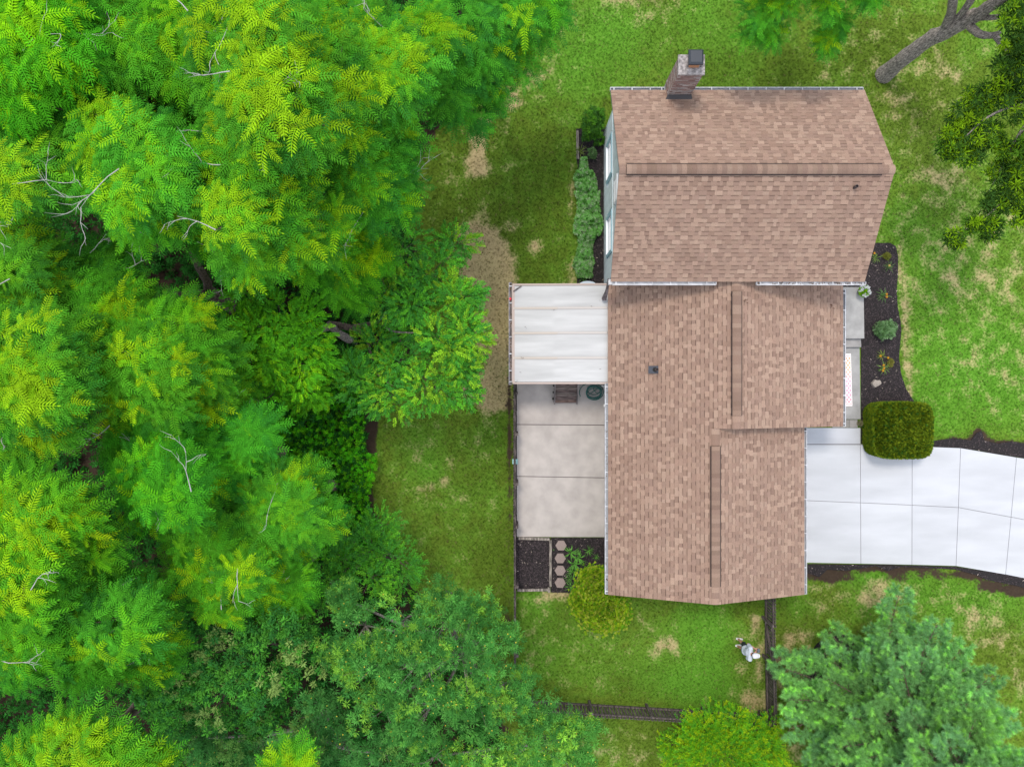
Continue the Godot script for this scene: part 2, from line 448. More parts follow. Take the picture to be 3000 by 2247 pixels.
func ground() -> void:
	# what grows where: [px, py, reach x, reach y, lush, dark olive, dry, soil]
	var spots := [
		[1760, 90, 170, 110, 1.5, 0, 0, 0], [1680, 200, 150, 110, 1.0, 0, 0, 0], [2080, 60, 140, 90, 0.9, 0.2, 0, 0], [2180, 120, 70, 60, 0.9, 0, 0, 0],
		[1850, 10, 120, 40, 0, 0, 0.9, 0.2], [1650, 60, 90, 60, 0, 0.2, 0.35, 0.1], [1570, 200, 90, 90, 0, 0.4, 0.35, 0.1], [1940, 40, 60, 60, 0, 0.3, 0.3, 0],
		[1470, 430, 190, 170, 0.0, 1.1, 0, 0], [1330, 520, 110, 100, 0, 1.4, 0.1, 0.2], [1560, 640, 140, 150, 0.25, 0.6, 0, 0], [1600, 480, 120, 120, 0.3, 0.3, 0, 0], [1500, 740, 170, 90, 0.2, 0.8, 0, 0],
		[2250, 210, 220, 60, 0.1, 1.2, 0, 0], [2420, 230, 120, 60, 0.05, 0.9, 0.15, 0], [2130, 200, 120, 60, 0.4, 0.7, 0, 0], [2500, 130, 120, 100, 0.1, 0.8, 0.2, 0], [2620, 140, 130, 110, 0.05, 0.5, 0.2, 0],
		[2700, 330, 160, 150, 0.1, 0.15, 0.4, 0], [2660, 520, 120, 120, 0.15, 0.1, 0.35, 0], [2780, 520, 60, 35, 0, 0, 1.0, 0], [2620, 300, 50, 40, 0, 0, 0.8, 0], [2760, 200, 60, 60, 0, 0, 0.7, 0],
		[2880, 90, 120, 100, 0.35, 0.1, 0.1, 0], [2700, 620, 140, 90, 0.5, 0, 0.2, 0], [2880, 640, 120, 90, 0.2, 0, 0.5, 0], [2900, 330, 100, 90, 0.4, 0.1, 0.2, 0],
		[2760, 820, 150, 130, 0.95, 0, 0.35, 0], [2900, 820, 130, 110, 0.6, 0, 0.7, 0], [2840, 1020, 190, 130, 1.5, 0.1, 0.05, 0], [2800, 1180, 190, 100, 1.5, 0.0, 0.1, 0], [2970, 1080, 90, 100, 1.1, 0, 0.5, 0],
		[2655, 1000, 14, 90, 0, 0, 1.6, 0], [2665, 1130, 16, 60, 0, 0, 1.4, 0], [2650, 880, 14, 40, 0, 0, 1.2, 0], [2700, 1225, 18, 30, 0, 0, 1.0, 0], [2640, 780, 12, 60, 0, 0, 0.9, 0],
		[1415, 770, 72, 100, 0, 0, 3.2, 0], [1395, 690, 40, 35, 0, 0, 1.6, 0.2], [1445, 860, 50, 100, 0, 0, 2.4, 0.1], [1455, 1000, 50, 150, 0, 0.2, 2.1, 0.2], [1400, 1140, 66, 36, 0, 0, 2.4, 0], [1440, 1170, 50, 34, 0, 0.1, 2.0, 0.1],
		[1500, 290, 22, 26, 0, 0, 2.2, 0], [1450, 310, 45, 14, 0, 0, 1.8, 0], [1420, 345, 26, 18, 0, 0, 1.7, 0], [1400, 415, 32, 30, 0, 0, 2.0, 0], [1398, 480, 28, 42, 0, 0, 2.2, 0], [1570, 225, 40, 20, 0, 0.2, 0.9, 0.2],
		[1570, 725, 24, 26, 0, 0, 1.1, 0.2], [1500, 670, 22, 20, 0, 0, 0.8, 0.2], [1678, 560, 14, 80, 0, 0, 1.2, 0.1], [1670, 800, 18, 30, 0, 0, 1.2, 0.2],
		[1280, 1300, 160, 100, 0.3, 0.5, 0.05, 0], [1450, 1260, 70, 100, 0.25, 0.8, 0, 0], [1320, 1480, 150, 150, 0.35, 0.25, 0.12, 0], [1400, 1400, 60, 60, 0.1, 1.2, 0, 0], [1260, 1380, 50, 40, 1.0, 0, 0, 0],
		[1320, 1360, 13, 34, 0, 0, 1.1, 0.5], [1250, 1435, 30, 22, 0, 0, 1.2, 0.6], [1300, 1410, 20, 16, 0, 0, 1.1, 0.4], [1225, 1350, 10, 30, 0, 0, 0.8, 0.2], [1390, 1300, 30, 26, 0, 0, 0.5, 0], [1100, 1360, 14, 30, 0, 0, 0.4, 1.0],
		[1350, 1650, 110, 120, 0.3, 0.4, 0.05, 0], [1440, 1700, 60, 160, 0, 0.9, 0, 0.1], [1480, 1850, 34, 150, 0, 0.7, 0, 0.9], [1493, 1300, 11, 330, 0, 0, 0, 1.3], [1420, 1745, 8, 14, 0, 0, 1.4, 0],
		[1085, 1270, 15, 62, 0, 0, 0, 3.0], [1092, 1225, 12, 30, 0, 0, 0, 3.0], [1090, 1500, 20, 60, 0, 0.6, 0, 0.8],
		[1560, 1770, 60, 50, 0.9, 0, 0.5, 0], [1640, 1745, 60, 12, 0, 0, 1.5, 0.1], [1640, 1850, 90, 90, 0.4, 0.9, 0.1, 0], [1580, 1900, 70, 120, 0.7, 0.1, 0.3, 0], [1760, 1960, 140, 70, 0.35, 0.5, 0.15, 0], [1860, 1990, 80, 40, 0.1, 1.0, 0, 0],
		[1960, 1890, 34, 30, 0, 0, 1.2, 0], [1930, 1900, 60, 26, 0, 0, 0.5, 0], [2010, 1840, 80, 60, 1.1, 0.2, 0, 0], [2000, 1990, 130, 70, 1.7, 0, 0, 0], [2100, 1880, 50, 130, 1.4, 0, 0, 0], [1880, 1820, 60, 60, 0.2, 0.5, 0.4, 0], [2130, 2030, 60, 40, 0.7, 0, 0.2, 0],
		[2200, 1980, 50, 80, 0.1, 0.4, 0.65, 0], [2215, 1830, 20, 25, 0, 0, 1.2, 0.2], [2220, 2060, 40, 30, 0, 0, 1.5, 0.2], [2230, 1900, 14, 60, 0, 0, 1.1, 0.2], [2160, 1770, 80, 30, 0.1, 1.0, 0, 0], [2205, 1810, 10, 20, 0, 0, 1.2, 0], [2155, 1873, 10, 16, 0, 0, 1.0, 0], [2060, 2100, 90, 10, 0, 0, 0.5, 0.9],
		[2330, 1780, 60, 40, 0.9, 0.6, 0, 0], [2330, 1900, 55, 80, 0, 0.5, 1.0, 0.2], [2310, 1868, 30, 12, 0, 0, 1.1, 0], [2290, 1985, 16, 60, 0, 0.2, 0.9, 0.2], [2420, 1740, 60, 50, 0, 0, 0.9, 0], [2560, 1760, 110, 60, 0.5, 0.3, 0.6, 0],
		[2550, 1690, 160, 30, 1.2, 0, 0, 0], [2750, 1740, 140, 50, 1.3, 0, 0.4, 0], [2900, 1790, 130, 70, 0.9, 0, 0.5, 0], [2860, 1820, 50, 50, 0, 0, 0.7, 0], [2930, 1880, 55, 50, 0, 0, 0.9, 0], [2990, 1990, 40, 60, 0.3, 0, 0.9, 0], [2560, 1730, 40, 30, 0, 0, 0.8, 0],
		[1820, 2190, 130, 60, 0.1, 0.4, 0.55, 0], [1760, 2130, 70, 40, 0.2, 0.7, 0.1, 0], [1960, 2120, 60, 30, 0.1, 0.6, 0.1, 0.3], [1890, 2230, 50, 40, 0, 0.9, 0.2, 0], [2350, 2200, 60, 50, 0.3, 0.3, 0.8, 0],
		[2420, 1685, 60, 24, 0, 0, 0, 2.2], [2610, 1668, 120, 9, 0, 0, 0, 2.6], [2640, 1690, 40, 16, 0, 0, 0, 1.4], [2720, 1690, 50, 12, 0, 0, 0, 0.9], [2840, 1684, 90, 12, 0, 0, 0, 2.2], [2930, 1718, 80, 20, 0, 0, 0, 1.8], [2500, 1690, 40, 20, 0, 0, 0, 0.8], [2990, 1735, 40, 16, 0, 0, 0, 2.0],
		[2800, 1297, 90, 16, 0, 0, 0, 2.6], [2950, 1312, 90, 22, 0, 0, 0, 2.6], [2868, 1270, 16, 20, 0, 0, 0, 2.6],
		[1990, 300, 600, 20, 0, 0.4, 0, 0.3], [2850, 900, 260, 330, 0, 0, 0.18, 0], [2850, 1130, 260, 160, 0.2, 0, 0.1, 0], [2750, 1790, 300, 120, 0.2, 0, 0.12, 0],
	]
	var cw := LW / 5; var ch := LH / 5
	var coarse := PackedFloat32Array()
	coarse.resize(cw * ch * 4)
	for s in spots:
		var c := flat(s[0], s[1])
		var rx: float = s[2] * EYE / FOCAL * 1.0; var rz: float = s[3] * EYE / FOCAL * 1.0
		var i0 := clampi(int(((c.x - rx * 2.2) / 52.0 + 0.5) * cw), 0, cw - 1); var i1 := clampi(int(((c.x + rx * 2.2) / 52.0 + 0.5) * cw), 0, cw - 1)
		var j0 := clampi(int(((c.y - rz * 2.2) / 40.0 + 0.5) * ch), 0, ch - 1); var j1 := clampi(int(((c.y + rz * 2.2) / 40.0 + 0.5) * ch), 0, ch - 1)
		for j in range(j0, j1 + 1):
			for i in range(i0, i1 + 1):
				var dx := (((i + 0.5) / cw - 0.5) * 52.0 - c.x) / rx; var dz := (((j + 0.5) / ch - 0.5) * 40.0 - c.y) / rz
				var w := exp(-dx * dx - dz * dz)
				var k := (j * cw + i) * 4
				for q in 4: coarse[k + q] += w * s[4 + q]
	# the floor of the wood: leaf litter
	var edge := outline([[1560, -400], [1590, 20], [1500, 150], [1400, 260], [1280, 380], [1190, 520], [1180, 640], [1230, 760], [1240, 900], [1200, 1060], [1085, 1190], [1075, 1320], [1090, 1500], [1150, 1620], [1220, 1740], [1330, 1860], [1420, 2000], [1480, 2140], [1560, 2400], [-600, 2700], [-600, -400]])
	for j in ch:
		for i in cw:
			if Geometry2D.is_point_in_polygon(Vector2(((i + 0.5) / cw - 0.5) * 52.0, ((j + 0.5) / ch - 0.5) * 40.0), edge):
				coarse[(j * cw + i) * 4 + 3] += 3.0
	no_grass.append(edge)
	var im := Image.create_from_data(cw, ch, false, Image.FORMAT_RGBAF, coarse.to_byte_array())
	im.resize(LW, LH, Image.INTERPOLATE_BILINEAR)
	bare = im.get_data().to_float32_array()
	var n1 := noise_pixels(LW, LH, 0.012, 41, 5, false)
	var n2 := noise_pixels(LW, LH, 0.05, 42, 4, false)
	var n3 := noise_pixels(LW, LH, 0.42, 43, 2, false)
	lawn.resize(LW * LH * 3)
	for k in LW * LH:
		var a := n1[k] / 255.0 - 0.5; var b := n2[k] / 255.0 - 0.5; var g := n3[k] / 255.0 - 0.5
		var lush := maxf(0.0, bare[k * 4] + 0.9 * a + 0.9 * b)
		var dark_turf := maxf(0.0, bare[k * 4 + 1] - 0.9 * a + 0.5 * b)
		var dry := clampf((bare[k * 4 + 2] * 0.95 + 1.9 * b + 1.2 * g + 0.6 * a - 0.50) * 1.05, 0.0, 1.0)
		var soil := clampf((bare[k * 4 + 3] + 1.5 * b + 0.9 * g - 0.75) * 2.2, 0.0, 1.0)
		bare[k * 4 + 2] = dry; bare[k * 4 + 3] = soil
		var t := 0.55 + lush + dark_turf
		var cr := (0.118 * 0.55 + 0.082 * lush + 0.058 * dark_turf) / t
		var cg := (0.190 * 0.55 + 0.252 * lush + 0.104 * dark_turf) / t
		var cb := (0.018 * 0.55 + 0.017 * lush + 0.007 * dark_turf) / t
		cr = lerpf(cr, 0.40, dry * 0.8); cg = lerpf(cg, 0.295, dry * 0.8); cb = lerpf(cb, 0.165, dry * 0.8)
		cr = lerpf(cr, 0.042, soil); cg = lerpf(cg, 0.028, soil); cb = lerpf(cb, 0.019, soil)
		var f := 1.0 + 0.6 * g + 0.3 * b
		lawn[k * 3] = int(255.0 * pow(clampf(cr * f, 0, 1), 1.0 / 2.2)); lawn[k * 3 + 1] = int(255.0 * pow(clampf(cg * f, 0, 1), 1.0 / 2.2)); lawn[k * 3 + 2] = int(255.0 * pow(clampf(cb * f, 0, 1), 1.0 / 2.2))
	var gm := StandardMaterial3D.new()
	gm.albedo_texture = ImageTexture.create_from_image(Image.create_from_data(LW, LH, false, Image.FORMAT_RGB8, lawn))
	gm.roughness = 0.97
	gm.metallic_specular = 0.1
	var s := Shape.new()
	var corner := []
	for e in [[-1, 1], [1, 1], [1, -1], [-1, -1]]: corner.append(Vector3(e[0] * 26.0, 0, e[1] * 20.0))
	for tri in [[0, 2, 1], [0, 3, 2]]:
		for i in tri: s.vert(corner[i], Vector3.UP, Vector2(corner[i].x / 52.0 + 0.5, corner[i].z / 40.0 + 0.5))
	tag(part("ground", s, gm), "", "", "", "structure")
	var far := Shape.new()
	far.quad(Vector3(-400, -0.006, 400), Vector3(400, -0.006, 400), Vector3(400, -0.006, -400), Vector3(-400, -0.006, -400))
	tag(part("terrain", far, paint(Color(0.075, 0.14, 0.022), 0.97, grain(0.02, 0.6, 1.0, 45, 5), 0.05)), "", "", "", "structure")

	# planting beds and bare strips, each a low mound of dark mulch
	bed("mulch_bed", [[2440, 713], [2608, 712], [2624, 722], [2631, 750], [2631, 800], [2627, 850], [2630, 900], [2638, 940], [2641, 970], [2637, 1010], [2634, 1050], [2640, 1095], [2655, 1140], [2684, 1185], [2716, 1240], [2722, 1299], [2523, 1299], [2523, 900], [2440, 880]], 420)
	bed("mulch_bed", [[1688, 378], [1775, 374], [1778, 836], [1690, 836], [1694, 700], [1690, 460]], 260)
	bed("mulch_bed", [[1508, 1575], [1612, 1575], [1612, 1728], [1508, 1726]], 700)
	bed("mulch_bed", [[1614, 1575], [1790, 1575], [1790, 1733], [1690, 1736], [1614, 1735]], 400)
	bed("mulch_bed", [[1504, 1000], [1514, 1000], [1514, 1573], [1504, 1573]], 300)
	var ring := []
	for i in 24: ring.append([2468 + 104 * cos(TAU * i / 24), 1962 + 108 * sin(TAU * i / 24)])
	bed("mulch_bed", ring, 200)
	bed("mulch_strip", [[2735, 1292], [2790, 1284], [2845, 1290], [2862, 1268], [2876, 1262], [2884, 1290], [2925, 1300], [2965, 1293], [3010, 1301], [3400, 1340], [3400, 1420], [3000, 1342], [2817, 1312], [2735, 1308]], 200)
	bed("mulch_strip", [[2366, 1652], [2366, 1678], [2400, 1690], [2424, 1668], [2480, 1672], [2566, 1658], [2600, 1672], [2640, 1660], [2700, 1663], [2800, 1668], [2860, 1684], [2890, 1698], [2980, 1716], [3400, 1830], [3400, 1790], [3000, 1691], [2803, 1660], [2600, 1654]], 200)
	for r in [[3.6, -9.6, 11.5, -3.6], [3.6, -3.7, 11.0, 1.4], [3.6, 1.4, 10.0, 7.2], [11.0, -3.7, 13.4, 1.7]]:
		no_grass.append(PackedVector2Array([Vector2(r[0], r[1]), Vector2(r[2], r[1]), Vector2(r[2], r[3]), Vector2(r[0], r[3])]))
	no_grass.append(outline([[1510, 840], [1790, 840], [1790, 1575], [1510, 1575]]))
	no_grass.append(outline([[2360, 1250], [2523, 1250], [2523, 1300], [2817, 1311], [3600, 1440], [3600, 1860], [2803, 1661], [2360, 1652]]))

	# the turf itself
	var where := []; var tint := []
	for i in 270000:
		var x := rf(-9.0, 21.0); var z := rf(-15.5, 15.5)
		var k := lawn_at(x, z)
		if bare[k * 4 + 3] > 0.5 or (bare[k * 4 + 2] > 0.4 and rng.randf() < 0.5): continue
		var p := Vector2(x, z)
		var out := false
		for poly in no_grass:
			if Geometry2D.is_point_in_polygon(p, poly):
				out = true; break
		if out: continue
		var f := rf(0.8, 1.6)
		var c := Color(lawn[k * 3] / 255.0, lawn[k * 3 + 1] / 255.0, lawn[k * 3 + 2] / 255.0).srgb_to_linear()
		c = Color(c.r * f, c.g * f * rf(0.95, 1.15), c.b * f)
		if bare[k * 4 + 2] > 0.4 and rng.randf() < 0.22: c = Color(0.09, 0.12, 0.02)
		elif rng.randf() < 0.05: c = Color(0.30, 0.24, 0.11) * rf(0.6, 1.1)
		var t := Transform3D(Basis(Vector3.UP, rf(0, TAU)).scaled(Vector3(1, 1, 1) * rf(0.5, 0.95)), Vector3(x, -0.004, z))
		where.append(t); tint.append(c)
	tag(scatter("grass", G.turf0, M.grass, where, tint), "short mown lawn grass all round the house", "grass")

func bed(called: String, pixels: Array, per_m2: int) -> void:
	var poly := outline(pixels)
	no_grass.append(poly)
	var s := Shape.new()
	s.prism(poly, -0.02, 0.035)
	var o := part(called, s, M.mulch)
	o.set_meta("kind", "structure")
	var lo := poly[0]; var hi := poly[0]
	for p in poly:
		lo = lo.min(p); hi = hi.max(p)
	var w := []; var c := []
	if not G.has("chip"):
		var b := Shape.new()
		b.box(Transform3D(Basis(), Vector3(0, 0.004, 0)), Vector3(0.055, 0.009, 0.016))
		G.chip = b.mesh()
	for i in int((hi.x - lo.x) * (hi.y - lo.y) * per_m2):
		var p := Vector2(rf(lo.x, hi.x), rf(lo.y, hi.y))
		if not Geometry2D.is_point_in_polygon(p, poly): continue
		w.append(Transform3D(Basis.from_euler(Vector3(rf(-0.3, 0.3), rf(0, TAU), rf(-0.3, 0.3))).scaled(Vector3.ONE * rf(0.5, 1.3)), Vector3(p.x, 0.036, p.y)))
		var k := rf(0.5, 1.7)
		var tone := Color(0.045, 0.033, 0.036) * k
		if rng.randf() < 0.02: tone = Color(0.35, 0.29, 0.25) * rf(0.6, 1.2)
		c.append(tone)
	scatter("bark_chips", G.chip, M.chip, w, c, o)


# ------------------------------------------------------------------ house
const SH := 0.143          # shingle exposure

func slope_frame(eave: Vector3, along: Vector3, up_slope: Vector3, length: float) -> Transform3D:   # x along the eave, z up the slope, y off the roof
	var x := along.normalized(); var z := up_slope.normalized()
	if z.cross(x).y < 0.0:
		eave += x * length; x = -x
	return Transform3D(Basis(x, z.cross(x), z), eave)

const TONES := [Color(0.447, 0.294, 0.219), Color(0.395, 0.253, 0.190), Color(0.354, 0.223, 0.167), Color(0.416, 0.270, 0.202), Color(0.480, 0.323, 0.243), Color(0.376, 0.242, 0.184)]

func shingle(s: Shape, f: Transform3D, u0: float, u1: float, v0: float, v1: float, lift: float, tone: Color, band: bool) -> void:
	var lo := 0.004 + lift
	var y1 := 0.002
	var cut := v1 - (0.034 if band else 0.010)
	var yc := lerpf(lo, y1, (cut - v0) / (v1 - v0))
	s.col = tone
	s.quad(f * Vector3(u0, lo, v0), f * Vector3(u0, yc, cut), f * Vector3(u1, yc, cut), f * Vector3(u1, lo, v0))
	s.col = tone * Color(0.52, 0.49, 0.49)  # dark top strip: printed on recessed tabs, painted course shadow on proud ones
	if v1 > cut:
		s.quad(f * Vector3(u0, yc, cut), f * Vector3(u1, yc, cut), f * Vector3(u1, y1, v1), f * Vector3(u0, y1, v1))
	s.col = tone * Color(0.5, 0.48, 0.48)
	s.quad(f * Vector3(u0, 0, v0), f * Vector3(u1, 0, v0), f * Vector3(u1, lo, v0), f * Vector3(u0, lo, v0))
	s.quad(f * Vector3(u0, 0, v0), f * Vector3(u0, lo, v0), f * Vector3(u0, y1, v1), f * Vector3(u0, 0, v1))
	s.quad(f * Vector3(u1, 0, v0), f * Vector3(u1, lo, v0), f * Vector3(u1, y1, v1), f * Vector3(u1, 0, v1))

func shingles(roof: Node3D, f: Transform3D, length: float, run: float, apart: int) -> void:
	var s := Shape.new()
	var big := []
	var v := 0.0
	while v < run - 0.01:
		var v1 := minf(v + SH + 0.004, run)
		var u := 0.0
		var proud := rng.randf() < 0.5
		while u < length:
			var w := rf(0.09, 0.25)
			if apart > 0 and rng.randf() < 0.13: w = 0.24
			var u1 := minf(u + w, length)
			if length - u1 < 0.06: u1 = length
			var tone: Color = TONES[rng.randi() % 6] * rf(0.94, 1.05)
			if proud: tone = tone * Color(1.06, 1.06, 1.06)
			if absf(w - 0.24) < 0.001 and absf(u1 - u - 0.24) < 0.001 and v1 - v > SH and big.size() < apart:
				big.append([u, v, proud, rng.randi() % 6])
			else:
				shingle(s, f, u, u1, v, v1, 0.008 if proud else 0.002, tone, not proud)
			u = u1
			proud = not proud
		v += SH
	for b in big:
		var key := "shingle%s%d" % [b[2], b[3]]
		if not G.has(key):
			var one := Shape.new()
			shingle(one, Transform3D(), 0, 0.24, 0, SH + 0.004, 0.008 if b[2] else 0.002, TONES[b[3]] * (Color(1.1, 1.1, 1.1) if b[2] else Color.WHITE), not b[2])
			G[key] = one.mesh()
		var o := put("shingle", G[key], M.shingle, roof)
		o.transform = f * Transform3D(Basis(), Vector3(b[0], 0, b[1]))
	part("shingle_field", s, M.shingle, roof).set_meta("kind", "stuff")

func ridge_caps(roof: Node3D, a: Vector3, b: Vector3, half: float, pitch: float, lift: float, fade := 0.0) -> void:   # overlapping cap shingles along a ridge
	var dir := (b - a).normalized()
	var across := dir.cross(Vector3.UP).normalized()
	var n := int(a.distance_to(b) / 0.15)
	for i in n:
		var s := Shape.new()
		var tone: Color = TONES[rng.randi() % 6] * (rf(0.76, 0.90) if lift > 0.05 else rf(0.92, 1.04))
		s.col = tone
		var p := a.lerp(b, float(i) / n); var q := a.lerp(b, (i + 1.0) / n) + dir * 0.012
		for k in 6:
			var t0 := -1.0 + k / 3.0; var t1 := -1.0 + (k + 1) / 3.0
			var c := []
			for e in [[p, t0, 0.006], [q, t0, 0.0], [q, t1, 0.0], [p, t1, 0.006]]:
				c.append(e[0] + across * half * e[1] + Vector3.UP * (lift + e[2] - pitch * half * (0.55 * e[1] * e[1] + 0.35 * absf(e[1]))))
			s.quad(c[0], c[3], c[2], c[1])
		for k in ([-1.0, 1.0] if lift > 0.05 else []):                # the vent's dark plastic edge, its overhang's shadow put into the colour
			var e0: Vector3 = p + across * half * k + Vector3.UP * (lift - pitch * half * 0.9); var e1: Vector3 = q + across * half * k + Vector3.UP * (lift - pitch * half * 0.9)
			s.col = Color(0.055, 0.038, 0.032)
			var dn: Vector3 = Vector3.UP * -(lift * 0.45) + across * k * 0.034
			s.quad(e0, e1, e1 + dn, e0 + dn)
		part("ridge_cap", s, M.shingle, roof)
	if lift < 0.05: return
	var ends := Shape.new()
	ends.col = Color(0.05, 0.035, 0.03)
	for e in [[a, -1.0], [b, 1.0]]:
		var p: Vector3 = e[0] + dir * 0.004 * e[1]
		for k in 6:
			var t0 := -1.0 + k / 3.0; var t1 := -1.0 + (k + 1) / 3.0
			var y0 := lift - pitch * half * (0.55 * t0 * t0 + 0.35 * absf(t0)); var y1 := lift - pitch * half * (0.55 * t1 * t1 + 0.35 * absf(t1))
			ends.quad(p + across * half * t0 + Vector3.UP * (y0 - lift), p + across * half * t1 + Vector3.UP * (y1 - lift), p + across * half * t1 + Vector3.UP * y1, p + across * half * t0 + Vector3.UP * y0)
	part("vent_end", ends, M.shingle, roof)

func gutter(parent: Node3D, a: Vector3, b: Vector3, out: Vector3, lip := Color(1, 1, 1), inside: Material = null, litter := 0) -> Node3D:   # an open channel from a to b on the eave, out points away from the roof
	var s := Shape.new()
	s.col = lip
	var d := (b - a).normalized()
	var mid := (a + b) / 2; var l := a.distance_to(b)
	var basis := Basis(d, Vector3.UP, d.cross(Vector3.UP))
	s.box(Transform3D(basis, mid + out * 0.098 + Vector3.DOWN * 0.05), Vector3(l, 0.11, 0.022))
	for e in [a, b]: s.box(Transform3D(basis, e + out * 0.05 + Vector3.DOWN * 0.05), Vector3(0.014, 0.10, 0.09))
	var g := part("gutter", s, M.white_metal, parent)
	var f := Shape.new()
	f.box(Transform3D(basis, mid + out * 0.045 + Vector3.DOWN * 0.09), Vector3(l - 0.02, 0.02, 0.084))
	f.box(Transform3D(basis, mid - out * 0.002 + Vector3.DOWN * 0.05), Vector3(l, 0.1, 0.008))
	part("trough", f, inside if inside else M.gutter_inside, g)
	for i in int(l / 0.6) + 1:
		var h := Shape.new()
		h.box(Transform3D(basis, a + d * minf(0.12 + i * 0.6, l - 0.1) + out * 0.045 + Vector3.DOWN * 0.004), Vector3(0.035, 0.008, 0.10))
		part("hanger", h, M.white_metal, g)
	if litter:
		var t := Shape.new()
		for i in litter:
			t.col = Color(0.09, 0.055, 0.03) * rf(0.5, 2.2)
			t.box(Transform3D(Basis.from_euler(Vector3(rf(-0.3, 0.3), rf(0, 6), 0)), a + d * rf(0.05, l - 0.05) + out * rf(0.02, 0.08) + Vector3.DOWN * 0.076), Vector3(rf(0.02, 0.09), 0.008, rf(0.01, 0.03)))
		part("leaf_litter", t, M.chip, g).set_meta("kind", "stuff")
	return g

func roof_deck(s: Shape, eave_a: Vector3, eave_b: Vector3, ridge_b: Vector3, ridge_a: Vector3, thick := 0.13) -> void:
	var dn := Vector3.DOWN * thick
	var p := [eave_a, eave_b, ridge_b, ridge_a]
	if (eave_b - eave_a).cross(ridge_a - eave_a).y < 0.0: p.reverse()
	s.quad(p[0], p[1], p[2], p[3])
	s.quad(p[3] + dn, p[2] + dn, p[1] + dn, p[0] + dn)
	for i in 4: s.quad(p[(i + 1) % 4], p[i], p[i] + dn, p[(i + 1) % 4] + dn)

func vent_pipe(roof: Node3D, foot: Vector3, slope_up: Vector3, tall: float) -> void:
	var f := Shape.new()
	f.col = Color(0.045, 0.05, 0.065)
	var n := slope_up.cross(Vector3.UP).cross(slope_up).normalized()
	if n.y < 0: n = -n
	var x := slope_up.cross(n)
	f.box(Transform3D(Basis(x, n, slope_up.normalized()), foot + n * 0.018 - slope_up * 0.06), Vector3(0.26, 0.01, 0.34))
	f.col = Color(0.03, 0.028, 0.03)
	f.lathe(foot - Vector3(0, 0.02, 0), [[0.095, 0.0], [0.075, 0.07], [0.058, 0.10]], 12)
	var fl := part("vent_flashing", f, M.plain, roof)
	var p := Shape.new()
	p.col = Color(0.06, 0.045, 0.045)
	p.lathe(foot, [[0.05, 0.0], [0.05, tall], [0.038, tall], [0.036, tall - 0.1], [0.0, tall - 0.1]], 12)
	part("vent_pipe", p, M.plain, roof)

func window(parent: Node3D, x: float, z0: float, z1: float, y0: float, y1: float) -> void:   # in the west wall, whose face is at x
	var w := Node3D.new()
	w.name = "window"; parent.add_child(w, true)
	var fr := Shape.new()
	fr.col = Color.WHITE
	for b in [[z0 - 0.11, z0, y0 - 0.11, y1 + 0.11], [z1, z1 + 0.11, y0 - 0.11, y1 + 0.11], [z0, z1, y1, y1 + 0.11], [z0, z1, y0 - 0.11, y0]]:
		fr.block(Vector3(x - 0.035, b[2], b[0]), Vector3(x + 0.06, b[3], b[1]))
	part("casing", fr, M.trim, w)
	var sash := Shape.new()
	sash.col = Color(0.82, 0.83, 0.86)
	var zm := (z0 + z1) / 2
	for b in [[z0, z0 + 0.05, y0, y1], [z1 - 0.05, z1, y0, y1], [z0, z1, y0, y0 + 0.06], [z0, z1, y1 - 0.05, y1], [z0, z1, (y0 + y1) / 2 - 0.025, (y0 + y1) / 2 + 0.025]]:
		sash.block(Vector3(x + 0.0, b[2], b[0] + 0.001), Vector3(x + 0.05, b[3], b[1] - 0.001))
	part("sash", sash, M.plain, w)
	var sill := Shape.new()
	sill.col = Color(0.85, 0.86, 0.9)
	sill.block(Vector3(x - 0.045, y0 - 0.03, z0 + 0.002), Vector3(x + 0.0, y0 + 0.004, z1 - 0.002))
	part("sill", sill, M.plain, w)
	for y in [[y0 + 0.06, (y0 + y1) / 2 - 0.025], [(y0 + y1) / 2 + 0.025, y1 - 0.05]]:
		var g := Shape.new()
		g.block(Vector3(x + 0.025, y[0], z0 + 0.05), Vector3(x + 0.03, y[1], z1 - 0.05))
		part("pane", g, M.glass, w)

